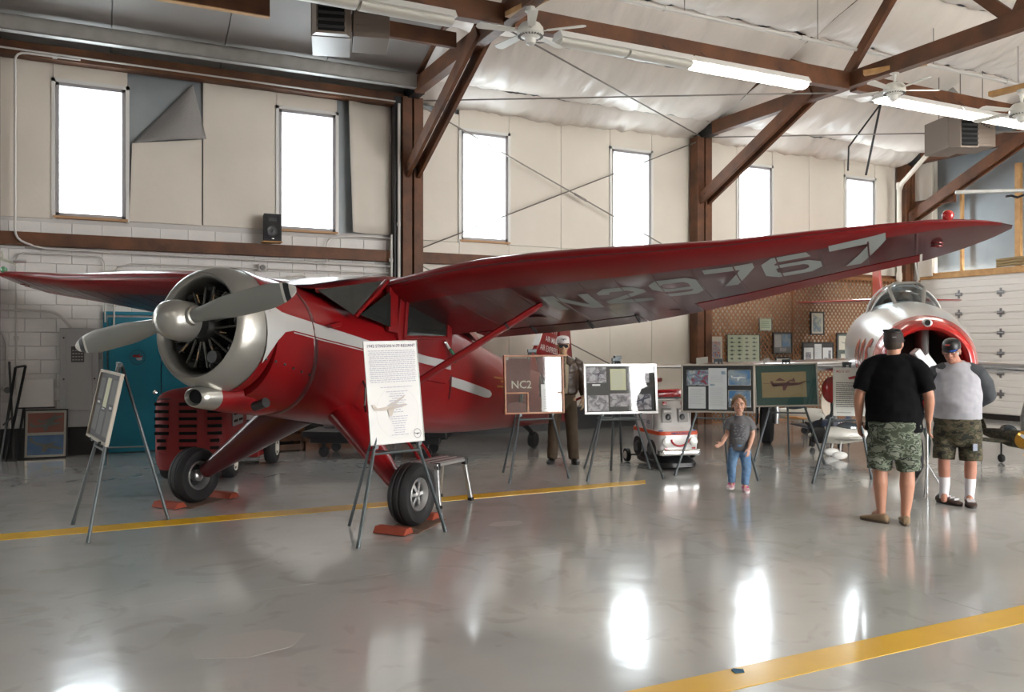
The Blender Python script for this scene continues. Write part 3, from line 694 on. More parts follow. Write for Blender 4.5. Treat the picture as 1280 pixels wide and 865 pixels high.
print_frame('framed_print', 'black-framed poster of two aircraft photos leaning on left wall', .56, .70, T, black_m,
    [('backing_board', M('mount_cream', (.62, .58, .50), .6), [(0, backing(.56, .70))]), ('desert_photo', desert, [(1, rect(.05, .37, .51, .65))]), ('sky_photo', sky, [(1, rect(.05, .05, .51, .33))]),
     ('fighter_picture', pl, lay(2, plane_poly(.27, .47, .36, .15)+plane_poly(.34, .55, .3, .3)+plane_poly(.28, .18, .42, -.25)))])
T = Matrix.Translation((-1.02, 13.90, .705)) @ Matrix.Rotation(-.05, 4, 'Z') @ Matrix.Rotation(PI/2-.03, 4, 'X')
t = bpy.data.objects.new('white_board', None); COL.objects.link(t); t.matrix_world = T; tag(t, 'blank white panel mounted above the leaning poster', 'board')
MB().box((.235, .21, -.01), (.47, .42, .025)).build('panel', white_m, t, bevel=.004)
MB().box((.24, .01, -.02), (.49, .02, .05)).build('ledge', dkmetal, t)
t = thing('folded_easel', 'folded black metal easel leaning against the left block wall', 'easel', (-1.12, 13.55, 0))
for a, b in (((-.06, 0, 0), (.10, .28, 1.30)), ((.0, .02, 0), (.22, .30, 1.32)), ((.10, .05, .0), (.02, .30, 1.38)), ((.12, .02, 0), (.20, .3, .72))):
    MB().bar(a, b, .03, .02).build('leg', black_m, t)
MB().bar((.1, .28, 1.3), (.22, .3, 1.32), .03, .03).build('top_bracket', black_m, t); MB().bar((-.04, .1, .5), (.08, .14, .62), .02, .02).build('hook', black_m, t)
# ---------------------------------------------------------------- the red high-wing monoplane
LV = Vector((0.62498, -0.78064)); AV = Vector((0.78064, 0.62498))
PRZ = math.atan2(AV.y, AV.x)                       # local +x aft, +y left wing, z up
st = thing('monoplane', 'big red high-wing monoplane with silver engine cowling, registration N29767 under wing', 'aircraft', (.438, 7.182, 0), PRZ)
# the frame (x aft, y left wing) is left-handed against z, so y is mirrored in here
def P3(x, y, z): return (x, -y, z)
def sgn_pow(c, e): return math.copysign(abs(c)**e, c)
FS = [ # x, half width, top, bottom, exponent
 (.62, .545, 2.27, 1.18, 2.0), (.80, .57, 2.265, 1.13, 2.0), (1.0, .59, 2.24, 1.05, 2.05), (1.2, .60, 2.215, .98, 2.1), (1.205, .592, 2.205, .985, 2.1), (1.5, .61, 2.17, .92, 2.25), (1.8, .62, 2.14, .87, 2.4),
 (2.2, .62, 2.12, .80, 2.6), (2.7, .62, 2.12, .72, 2.7), (3.2, .61, 2.10, .645, 2.7), (3.7, .59, 2.06, .58, 2.6), (4.3, .54, 1.90, .52, 2.4), (5.0, .46, 1.68, .47, 2.25),
 (5.8, .37, 1.49, .43, 2.1), (6.6, .28, 1.34, .39, 2.0), (7.5, .18, 1.19, .35, 2.0), (8.3, .09, 1.03, .31, 2.0), (8.75, .04, .94, .30, 2.0)]
def fsec(x):
    for a, b in zip(FS, FS[1:]):
        if a[0] <= x <= b[0]:
            t = (x-a[0])/max(1e-6, b[0]-a[0]); return [p+(q-p)*t for p, q in zip(a, b)]
    return FS[0] if x < FS[0][0] else FS[-1]
def fpt(x, ph_, off=0.):
    _, w, zt, zb, e = fsec(x); c, s = math.cos(ph_), math.sin(ph_); k = 2/e
    return (x, (w+off)*sgn_pow(c, k), (zt+zb)/2+((zt-zb)/2+off)*sgn_pow(s, k))
def fyz(x, z, off=.004):      # side point at height z
    _, w, zt, zb, e = fsec(x); q = (z-(zt+zb)/2)/((zt-zb)/2); q = max(-.999, min(.999, q)); return (w)*(1-abs(q)**e)**(1/e)+off
def fus(x0, x1, n, m=48):
    return [[P3(*fpt(x0+(x1-x0)*i/n, 2*PI*k/m)) for k in range(m)] for i in range(n+1)]
MB().rings(fus(.74, 1.195, 7)).build('engine_cowl_panel', red_paint, st, smooth=50)
MB().rings(fus(1.21, 8.75, 60)).build('fuselage', red_paint, st, smooth=50)
MB().rings([[P3(*fpt(x, 2*PI*k/48, o)) for k in range(48)] for x, o in ((1.17, .002), (1.18, .007), (1.22, .007), (1.23, .002))], cap=False).build('cowl_seam', maroon, st, smooth=40)
# cowling ring, lathed about an axis pitched nose-up
CA = Vector((math.cos(.14), 0, -math.sin(.14))); C0 = Vector((.40, 0, 1.785))
cr = MB().lathe([(.30, .375), (.12, .40), (.05, .405), (.01, .418), (-.008, .438), (.01, .465), (.05, .49), (.11, .515), (.2, .535), (.30, .545)], C0, CA, 64)
cr.build('cowling_ring', silver_p, st, smooth=60)
MB().lathe([(.265, .547), (.31, .549), (.36, .547)], C0, CA, 64).build('cowling_band', red_paint, st, smooth=60)
m = MB()
for k in range(7): a = .35+k*.1
for k in (0, 1, 2, 3, 4, 5): m.ball(P3(*fpt(.66+.1*k, -.40, .002)), .012, 8, 5)
m.build('cowl_fastener', dkmetal, st)
m = MB().lathe([(.25, .42), (.25, .001)], C0, CA, 32); m.build('baffle', M('engine_black', (.006, .006, .006), .7), st)
eng = M('engine_dark_metal', (.028, .027, .026), .45, .6); rodm = M('pushrod_metal', (.13, .125, .115), .4, .8)
EC = MB().lathe([(.02, .02), (.03, .10), (.10, .15), (.20, .17), (.27, .17)], C0, CA, 24).build('crankcase', eng, st, smooth=40)
up = Vector((0, 0, 1)); sv = CA.cross(up).normalized(); uv_ = sv.cross(CA).normalized()
for k in range(9):
    a = 2*PI*k/9+.17; d = (sv*math.cos(a)+uv_*math.sin(a)); prof = [(.14, .055)]
    for i in range(7): prof += [(.15+i*.028, .072), (.158+i*.028, .072), (.16+i*.028, .058), (.176+i*.028, .058)]
    o = C0+CA*.19
    cy = MB().lathe(prof+[(.35, .05), (.37, .03)], o, d, 14, cap=True).build('cylinder', eng, st, smooth=30)
    m = MB(); tt = d.cross(CA).normalized()
    for s in (-1, 1): m.tube([tuple(C0+CA*.08+d*.12+tt*.03*s), tuple(C0+CA*.10+d*.345+tt*.05*s)], .011, 6)
    m.build('pushrod_tube', rodm, cy, smooth=40)
    MB().ball(tuple(C0+CA*.13+d*.34), (.05, .05, .04), 8, 6).build('rocker_cover', eng, cy, smooth=60)
    m = MB().tube([tuple(C0+CA*.06+d*.20+tt*.06), tuple(C0+CA*.05+d*.27+tt*.09)], .006, 6); m.build('ignition_lead', M('brass_lead', (.3, .2, .1), .4, .7), cy)
MB().lathe([(0, .052), (.0, .001)], C0+CA*.01+sv*.19+uv_*-.26, -CA, 20).lathe([(0, .055), (.05, .055)], C0+CA*.01+sv*.19+uv_*-.26, CA, 20).build('oil_can', M('engine_grey', (.09, .09, .09), .4, .6), st)
# spinner and propeller
S0 = Vector((.0, 0, 1.85))
MB().lathe([(0, .004), (.008, .04), (.03, .085), (.07, .13), (.12, .15), (.18, .163), (.28, .168), (.31, .166), (.315, .0)], S0+CA*-.01, CA, 48).build('spinner', silver_p, st, smooth=50)
prop_m = M('propeller_grey', (.27, .27, .25), .38, .35, bump=.05, bs=20); tipw = M('prop_tip_white', (.66, .64, .60), .45)
pa = math.radians(10.3); hub = S0+CA*.20
for s in (-1, 1):
    d = Vector((0, -s*math.cos(pa), s*math.sin(pa)))         # blade direction; left wing side is up
    n_ = CA.cross(d).normalized()
    def bl(r0, r1, n, name, mt, pr_=None, off=0.):
        rs = []
        for i in range(n+1):
            r = r0+(r1-r0)*i/n; tw = math.radians(62-48*min(1, r/1.2)); q = r/1.22
            ch = (.055 if r < .18 else .055+(.098-.055)*min(1, (r-.18)/.35)); ch *= (1 if q < .72 else max(.05, 1-((q-.72)/.285)**2.4*.75))
            if q > .985: ch *= .6
            th = .05 if r < .18 else max(.008, .05-.05*(r-.18)/.7)
            cd = n_*math.cos(tw)+CA*math.sin(tw)*s*1.; td = d.cross(cd)
            rs.append([tuple(hub+d*r+cd*((ch+off)*math.cos(2*PI*k/16))+td*((th+off)*math.sin(2*PI*k/16))) for k in range(16)])
        return MB().rings(rs).build(name, mt, st if pr_ is None else pr_, smooth=50)
    b = bl(.14, 1.215, 26, 'propeller_blade', prop_m)
    bl(1.085, 1.215, 6, 'white_tip', tipw, b, .0012); bl(1.11, 1.16, 3, 'black_band', black_m, b, .002)
    MB().lathe([(.150, .075), (.185, .072), (.19, .055)], hub, d, 24).build('blade_collar', silver_p, b, smooth=40)
# chin scoop
sc = []
for x, w, h, z in ((.40, .085, .06, 1.195), (.36, .095, .07, 1.19), (.37, .11, .082, 1.19), (.42, .125, .095, 1.19), (.54, .15, .115, 1.185), (.7, .19, .14, 1.18), (.9, .24, .19, 1.2), (1.1, .3, .2, 1.18), (1.3, .3, .16, 1.16)):
    sc.append([P3(x, w*math.cos(2*PI*k/28), z+h*math.sin(2*PI*k/28)) for k in range(28)])
MB().rings(sc[:5], cap=False).build('chin_scoop', silver_p, st, smooth=60); MB().rings(sc[4:]).build('chin_fairing', red_paint, st, smooth=60)
MB().rings([[P3(.40, w*math.cos(2*PI*k/20), 1.195+w*.7*math.sin(2*PI*k/20)) for k in range(20)] for w in (.088, .001)]).build('scoop_opening', black_m, st)
MB().cyl(P3(.72, .33, 1.10), P3(.70, .47, 1.14), .042, 16).build('exhaust_stub', dkmetal, st, smooth=40)
# silver stripe along the side, swelling at the cowl ring
def strip(pts, name, mt, off=.004, side=1):
    m = MB()
    for (x0, a0, b0), (x1, a1, b1) in zip(pts, pts[1:]):
        n = max(2, int((x1-x0)/.06)); vs = []; fs = []
        for i in range(n+1):
            t = i/n; x = x0+(x1-x0)*t; a = a0+(a1-a0)*t; b = b0+(b1-b0)*t
            for j in range(6): z = a+(b-a)*j/5; vs.append(P3(x, side*fyz(x, z, off), z))
        for i in range(n):
            for j in range(5): q = i*6+j; fs.append((q, q+1, q+7, q+6) if side < 0 else (q, q+6, q+7, q+1))
        m.add(vs, fs)
    return m.build(name, mt, st, smooth=60)
sp = [(.63, 1.47, 2.10), (.68, 1.57, 2.02), (.74, 1.66, 1.95), (.82, 1.73, 1.90), (.92, 1.745, 1.875), (1.2, 1.695, 1.82), (2.0, 1.565, 1.66), (2.45, 1.49, 1.585), (3.0, 1.41, 1.50), (3.60, 1.33, 1.425), (3.62, 1.15, 1.26), (4.0, 1.08, 1.20), (4.7, .955, 1.07), (4.88, .94, 1.03), (4.95, .965, .99)]
def spx(l): return [p for p in l]
strip(sp[:10], 'side_stripe', stripe_m); strip(sp[10:], 'side_stripe', stripe_m)
strip([(a, b-.022, b-.012) for a, b, c in sp[4:10]], 'pinstripe', stripe_m); strip([(a, b, c) for a, b, c in sp[:10]], 'side_stripe', stripe_m, side=-1)
# cabin superstructure: windshield glass, roof and quarter windows
def panel(pts, name, mt, par=None, thick=.006, **k):
    v = [Vector(P3(*p)) for p in pts]; n = (v[1]-v[0]).cross(v[2]-v[0]).normalized()*thick; N = len(v)
    return MB().add([tuple(p) for p in v]+[tuple(p+n) for p in v], [tuple(range(N)), tuple(range(2*N-1, N-1, -1))]+[(i, (i+1) % N, N+(i+1) % N, N+i) for i in range(N)]).build(name, mt, par or st, **k)
dkglass = M('tinted_windscreen', (.012, .014, .013), .06, 0., spec=.5)
cab = []   # cabin hood sections from windshield base to the wing roof
for x, w, zt, zs in ((1.40, .44, 2.165, 2.10), (1.7, .50, 2.20, 2.08), (2.0, .535, 2.245, 2.0), (2.35, .56, 2.315, 2.0), (2.8, .585, 2.36, 2.0), (3.3, .58, 2.36, 2.0), (3.9, .54, 2.22, 1.9), (4.6, .40, 1.86, 1.7), (5.1, .25, 1.68, 1.6)):
    s_ = [P3(x, w, zs), P3(x, w*.97, zs+(zt-zs)*.6), P3(x, w*.82, zt-.025), P3(x, w*.4, zt), P3(x, 0, zt+.004), P3(x, -w*.4, zt), P3(x, -w*.82, zt-.025), P3(x, -w*.97, zs+(zt-zs)*.6), P3(x, -w, zs)]
    cab.append(s_)
MB().rings(cab, close=False, cap=False).build('cabin_roof', red_paint, st, smooth=50)
roofw = M('windscreen_painted_glare', (.30, .32, .33), .06, .0, coat=1, spec=.8)  # pale base colour paints in the glare on the windscreen top
for s in (1, -1):
    W = [(1.34, s*.46, 2.115), (2.25, s*.57, 2.235), (2.28, s*.60, 2.235), (1.66, s*.640, 1.885)] if s > 0 else [(1.34, s*.46, 2.115), (1.66, s*.640, 1.885), (2.28, s*.6, 2.235)]
    if s > 0:
        panel([(1.38, .47, 2.125), (2.26, .585, 2.262), (1.70, .652, 1.895)], 'windscreen', dkglass)
        panel([(1.79, .652, 1.905), (2.33, .640, 2.165), (2.30, .655, 1.80)], 'quarter_window', dkglass)
        MB().bar(P3(1.70, .652, 1.89), P3(2.33, .60, 2.27), .05, .03).build('windscreen_post', red_paint, st, bevel=.006)
    else: panel([(1.38, s*.47, 2.125), (1.70, s*.652, 1.905), (2.26, s*.585, 2.255)], 'windscreen', dkglass)
panel([(1.42, -.36, 2.183), (2.30, -.40, 2.325), (2.30, .40, 2.325), (1.42, .36, 2.183)], 'windscreen_top', roofw)
# door with framed window
def sidebox(name, pts, y0, y1, mt, par=None, **k):     # prism in xz extruded in y
    m = MB(); n = len(pts); vs = [P3(x, y0, z) for x, z in pts]+[P3(x, y1, z) for x, z in pts]
    fs = [tuple(range(n)), tuple(range(2*n-1, n-1, -1))]+[(i, n+i, n+(i+1) % n, (i+1) % n) for i in range(n)]
    return m.add(vs, fs).build(name, mt, par or st, **k)
sidebox('pillar_panel', [(2.31, 2.20), (2.47, 2.20), (2.45, 1.74), (2.29, 1.76)], .60, .642, red_paint, bevel=.004)
dr = sidebox('door', [(2.52, 2.11), (3.60, 2.155), (3.58, 1.30), (3.45, 1.18), (2.62, 1.30), (2.45, 1.75)], .60, .640, red_paint, bevel=.006)
sidebox('door_window', [(2.64, 2.045), (3.46, 2.075), (3.44, 1.72), (2.60, 1.72)], .638, .645, dkglass, dr)
for a, b in (((2.58, 2.065), (3.52, 2.105)), ((3.49, 2.1), (3.47, 1.69)), ((3.5, 1.695), (2.55, 1.69)), ((2.62, 2.08), (2.57, 1.68))):
    MB().bar(P3(a[0], .650, a[1]), P3(b[0], .650, b[1]), .05, .022).build('window_frame', red_paint, dr, bevel=.005)
MB().bar(P3(3.10, .64, 2.0), P3(3.10, .647, 1.73), .03, .01).build('reflected_post', M('cabin_grey', (.25, .25, .25), .5), dr) if 0 else None
MB().bar(P3(3.36, .67, 1.66), P3(3.50, .68, 1.53), .03, .04).build('door_handle', chrome, dr, bevel=.01)
MB().tube([P3(3.45, .69, 1.57), P3(3.5, .72, 1.5), P3(3.52, .71, 1.42)], .02, 8).build('green_tag', M('green_cloth', (.02, .10, .05), .8), dr)
sidebox('fuel_step_fairing', [(1.33, 1.80), (1.50, 1.835), (1.50, 1.79), (1.38, 1.775)], .58, .65, red_paint, bevel=.01)
strip([(2.50, 1.49, 1.585), (3.0, 1.41, 1.50), (3.56, 1.335, 1.43)], 'door_stripe', stripe_m, off=.035+.01)
# fuselage side panel edge aft of the door
strip([(3.62, 1.0, 1.27), (3.66, .99, 1.26)], 'panel_edge', maroon, .006)
for k, (a, b) in enumerate(((4.95, 1.15), (5.0, 1.12))): pass
strip([(5.05, 1.185, 1.21), (5.75, 1.13, 1.135)], 'wing_emblem', M('gold_emblem', (.30, .16, .04), .5))
strip([(5.15, 1.06, 1.09), (5.65, 1.03, 1.04)], 'wing_emblem', M('gold_emblem', (.3, .16, .04))); strip([(5.3, 1.12, 1.15), (5.7, 1.085, 1.095)], 'wing_emblem', M('gold_emblem', (.3, .16, .04)))
# wings
WT = [(.40, 2.35, 2.21, 4.3, 1.69, .13), (.8, 2.3, 2.27, 4.35, 1.73, .13), (1.2, 2.2, 2.32, 4.35, 1.76, .13), (1.7, 2.12, 2.37, 4.35, 1.8, .135), (2.2, 2.08, 2.395, 4.3, 1.84, .14), (2.8, 2.08, 2.415, 4.1, 1.9, .145), (3.4, 2.1, 2.43, 3.85, 1.98, .145), (4, 2.15, 2.455, 3.6, 2.08, .14), (4.6, 2.22, 2.51, 3.4, 2.2, .135), (5.1, 2.32, 2.56, 3.2, 2.29, .125), (5.5, 2.44, 2.60, 3.08, 2.36, .11), (5.75, 2.56, 2.61, 3.0, 2.43, .09), (5.95, 2.68, 2.60, 2.93, 2.50, .07), (6.08, 2.80, 2.58, 2.87, 2.56, .05)]
def wst(y):
    y = abs(y)
    for a, b in zip(WT, WT[1:]):
        if a[0] <= y <= b[0]:
            t = (y-a[0])/(b[0]-a[0]); return [p+(q-p)*t for p, q in zip(a, b)]
    return WT[0] if y < WT[0][0] else WT[-1]
def foil_t(k): return 5*(.2969*math.sqrt(max(k, 0))-.126*k-.3516*k*k+.2843*k**3-.1015*k**4)
def wpt(y, k, up_, off=0.):      # k chord fraction
    _, xl, zl, xt, zt, th = wst(y); c = math.hypot(xt-xl, zt-zl); t = foil_t(k)*th*c
    nx, nz = (zl-zt)/c, (xt-xl)/c
    t = t*(1.25 if up_ else .75)+off
    s = 1 if up_ else -1
    return (xl+(xt-xl)*k+nx*t*s, y, zl+(zt-zl)*k+nz*t*s-.02)
def wring(y, k0=0., k1=1., n=14):
    ks = [k0+(k1-k0)*(.5-.5*math.cos(PI*i/n)) if k0 == 0 else k0+(k1-k0)*i/n for i in range(n+1)]
    return [P3(*wpt(y, k, True)) for k in reversed(ks)]+[P3(*wpt(y, k, False)) for k in (ks[1:] if k0 == 0 else ks)]
def yl(a, b, st_=.12): n = max(2, int((b-a)/st_)); return [a+(b-a)*i/n for i in range(n+1)]
for s in (1, -1):
    kf, ka = .80, .76
    # main panel split where flap and aileron cut in
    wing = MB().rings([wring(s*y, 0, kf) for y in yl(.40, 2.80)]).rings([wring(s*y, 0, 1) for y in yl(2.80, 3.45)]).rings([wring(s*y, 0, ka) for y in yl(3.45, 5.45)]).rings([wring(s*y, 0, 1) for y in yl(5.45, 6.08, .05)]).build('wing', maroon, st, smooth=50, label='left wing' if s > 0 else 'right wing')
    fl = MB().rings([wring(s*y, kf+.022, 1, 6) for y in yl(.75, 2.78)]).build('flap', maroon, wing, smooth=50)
    al = MB().rings([wring(s*y, ka+.025, 1, 6) for y in yl(3.47, 5.43)]).build('aileron', red_paint, wing, smooth=50)
    # leading-edge skin, brighter red metal, wraps the nose
    vs = []; fs = []; ys_ = yl(.40, 6.0, .1); K = [.16, .12, .08, .05, .025, .01, .002]
    for y in ys_:
        for k in K: vs.append(P3(*wpt(s*y, k, True, .002)))
        for k in reversed(K): vs.append(P3(*wpt(s*y, k, False, .002)))
    nn = 2*len(K)
    for i in range(len(ys_)-1):
        for j in range(nn-1): q = i*nn+j; fs.append((q, q+1, q+nn+1, q+nn))
    MB().add(vs, fs).build('leading_edge_skin', red_paint, wing, smooth=60)
    # rib tapes
    for y in [1.2, 1.55, 1.9, 2.25, 2.6, 2.95, 3.3, 3.65, 4.0, 4.35, 4.7, 5.05, 5.4]:
        m = MB()
        for up_ in (True, False):
            vs = []; fs = []; n = 14; k1 = .79 if (y < 2.8 or 3.45 < y) else .97
            k1 = min(k1, .75) if y > 3.45 else k1
            for i in range(n+1):
                k = .17+(k1-.17)*i/n
                vs += [P3(*wpt(s*(y-.012), k, up_, .001)), P3(*wpt(s*y, k, up_, .006)), P3(*wpt(s*(y+.012), k, up_, .001))]
            for i in range(n): q = i*3; fs += [(q, q+1, q+4, q+3), (q+1, q+2, q+5, q+4)]
            m.add(vs, fs)
        m.build('rib_tape', maroon, wing, smooth=60)
    # lens on tip
    nl = MB().ball(P3(2.52, s*5.62, 2.625), (.045, .045, .045), 14, 10).build('navigation_light', M('red_lens' if s > 0 else 'green_lens', (.5, .01, .01) if s > 0 else (.1, .3, .15), .1, coat=1), wing, smooth=60)
    for y in (1.5, 2.2, 2.78):
        MB().bar(P3(*wpt(s*y, .78, False, .0)), P3(*wpt(s*y, .86, False, .05)), .02, .03).build('flap_hinge', dkmetal, fl)
    MB().lathe([(0, .10), (.006, .095), (.007, 0.001)], P3(*wpt(s*1.75, .62, False, -.004)), (0, 0, -1), 24).build('inspection_cover', maroon, wing, smooth=40)
    MB().lathe([(0, .06), (.006, .055), (.007, 0.001)], P3(*wpt(s*3.2, .83, False, -.004)), (0, 0, -1), 24).build('inspection_cover', maroon, wing, smooth=40)
    m = MB()
    for x_, y_ in ((.42, 5.55),): 
        for dx in (-.05, .05): m.lathe([(0, .045), (.012, .045), (.012, .03), (0, .03)], P3(*wpt(s*y_, .55+dx, False, .0)), (0, 0, -1), 16)
    m.build('tie_down_ring', red_paint, wing)
    # struts
    a = Vector(P3(2.32, s*.56, 1.04)); b = Vector(P3(2.42, s*2.20, 2.035 if 1 else 2))
    b = Vector(P3(*wpt(s*2.02, .40, False, .0)))
    vs = []; ax = (b-a).normalized(); ux = (Vector((1, 0, 0))-ax*ax.x).normalized(); uy = ax.cross(ux)
    rr = []
    for t, sc_ in ((0, .7), (.06, 1), (.5, 1.05), (.94, 1), (1, .7)):
        p = a.lerp(b, t); rr.append([tuple(p+ux*(.075*sc_*math.cos(2*PI*k/20))+uy*(.03*sc_*math.sin(2*PI*k/20))) for k in range(20)])
    MB().rings(rr).build('wing_strut', red_paint, st, smooth=50)
    q = a.lerp(b, .78); rr = [[tuple(q+ax*h+ux*(.082*math.cos(2*PI*k/20))+uy*(.036*math.sin(2*PI*k/20))) for k in range(20)] for h in (-.012, .012)]
    MB().rings(rr).build('strut_band', black_m, st, smooth=50)
# gull root fairing between hood and wing root
for s in (1, -1):
    rs = []
    for y, g in ((.0, 0), (.40, 0)):
        rs.append([(p[0], (-s*y), p[2]+(.03 if y == 0 else 0)) for p in wring(s*.40, 0, .8)])
    MB().rings(rs).build('wing_root', red_paint, st, smooth=50)
# registration lettering under the left wing, cut as flat panels following the skin
GL = {'N': [[(0, 0), (.22, 0), (.22, 1), (0, 1)], [(.78, 0), (1, 0), (1, 1), (.78, 1)], [(0, 1), (.26, 1), (1, 0), (.74, 0)]],
 '2': [[(0, 0), (1, 0), (1, .2), (.0, .2)], [(0, .2), (.32, .2), (1, .62), (.76, .66)], [(.76, .60), (1, .60), (1, .78), (.76, .74)], [(.76, .72), (1, .78), (.80, 1), (.66, .8)], [(.22, 1), (.80, 1), (.68, .8), (.30, .8)], [(0, .78), (.22, 1), (.32, .8), (.24, .72)], [(0, .64), (.24, .64), (.24, .73), (0, .79)]],
 '9': [[(.2, 1), (.8, 1), (.7, .8), (.3, .8)], [(.8, 1), (1, .8), (.78, .70), (.7, .8)], [(.78, .2), (1, .2), (1, .8), (.78, .72)], [(.2, 1), (.3, .8), (.22, .72), (0, .8)], [(0, .8), (.22, .72), (.22, .58), (0, .52)], [(0, .52), (.22, .58), (.3, .5), (.2, .34)], [(.2, .34), (.3, .5), (.80, .5), (.80, .34)], [(1, .2), (.78, .28), (.70, .2), (.8, 0)], [(.2, 0), (.8, 0), (.7, .2), (.14, .2)]],
 '7': [[(0, .8), (.8, .8), (1, .8), (1, 1), (0, 1)], [(.72, .8), (1, .8), (.52, 0), (.24, 0)]]}
GL['6'] = [[(1-x, 1-y) for x, y in q] for q in GL['9']]
let = M('registration_grey', (.30, .33, .325), .55)
for ch, y0, y1, xt0, xb0 in (('N', 2.10, 2.60, 2.74, 3.24), ('2', 2.68, 3.14, 2.64, 3.12), ('9', 3.21, 3.66, 2.55, 3.04), ('7', 3.74, 4.16, 2.44, 2.92), ('6', 4.22, 4.68, 2.42, 2.90), ('7', 4.76, 5.18, 2.40, 2.92)):
    m = MB()
    for q in GL[ch]:
        if len(q) == 5: q = [q[0], q[2], q[3], q[4]]
        n = 6; vs = []; fs = []
        for i in range(n+1):
            for j in range(n+1):
                u, w = i/n, j/n; a = Vector(q[0]).lerp(Vector(q[1]), u); b = Vector(q[3]).lerp(Vector(q[2]), u); p = a.lerp(b, w)
                y = y0+(y1-y0)*p.x; x = xb0+(xt0-xb0)*p.y; _, xl, _z, xt, _q, _t = wst(y); k = (x-xl)/(xt-xl); vs.append(P3(*wpt(y, k, False, .0035)))
        for i in range(n):
            for j in range(n): a = i*(n+1)+j; fs.append((a, a+1, a+n+2, a+n+1))
        m.add(vs, fs)
    m.build('registration_character', let, st, label='grey %s of the registration' % ch)
# tail
def slab(name, pts, th, mt, axis='y', par=None, **k):
    m = MB(); n = len(pts); cx = sum(p[0] for p in pts)/n; cz = sum(p[1] for p in pts)/n; L_ = []
    for s, sc_ in ((-1, .93), (-.6, 1), (.6, 1), (1, .93)):
        L_.append([(P3(cx+(x-cx)*sc_, s*th/2, cz+(z-cz)*sc_) if axis == 'y' else P3(x, z, s*th/2+k.get('zz', 1))) for x, z in pts])
    k.pop('zz', None); return m.rings(L_).build(name, mt, par or st, **k)
slab('fin', [(6.9, 1.22), (7.45, 1.60), (7.85, 2.10), (8.25, 2.30), (8.35, 1.0), (7.8, .95)], .09, red_paint, smooth=30)
slab('rudder', [(8.37, 2.32), (8.62, 2.24), (8.88, 1.9), (9.02, 1.3), (8.98, .7), (8.80, .42), (8.40, .38)], .07, red_paint, smooth=30)
slab('fin_edge', [(7.42, 1.61), (7.46, 1.60), (7.86, 2.10), (7.82, 2.12)], .10, M('white_trim', (.66, .64, .62), .4))
for s in (1, -1):
    rr = []
    for y, xl, xt in ((.05, 7.4, 8.75), (.6, 7.5, 8.75), (1.3, 7.75, 8.7), (1.65, 8.0, 8.6), (1.78, 8.2, 8.45)):
        rr.append([P3(xl+(xt-xl)*(.5-.5*math.cos(2*PI*k/20)), s*y, 1.06+.035*math.sin(2*PI*k/20)) for k in range(20)])
    MB().rings(rr).build('tailplane', red_paint, st, smooth=50)
    MB().tube([P3(7.9, s*.12, .55), P3(7.95, s*1.15, 1.03)], .02, 8).build('tail_strut', red_paint, st, smooth=40)
txm = M('white_trim', (.66, .64, .62))
T = Matrix.Translation(P3(7.98, .052, 1.97)) @ Matrix(((1, 0, 0), (0, 0, -1), (0, 1, 0))).to_4x4() @ Matrix.Rotation(-.18, 4, 'Z')
T = frame(P3(8.02, .055, 1.72), (1, 0, -.13), (0, 0, 1))
for i, (tx, wd_) in enumerate((('A.M. 19', 0), ('AIR MAIL', 0), ('AIR EXPRESS', 0))): MB().text(tx, T @ Matrix.Translation((-.02-.09*i*0-.1*(i == 2), .12-.16*i, 0)), .135, 'CENTER', .004).build('fin_lettering', txm, st)
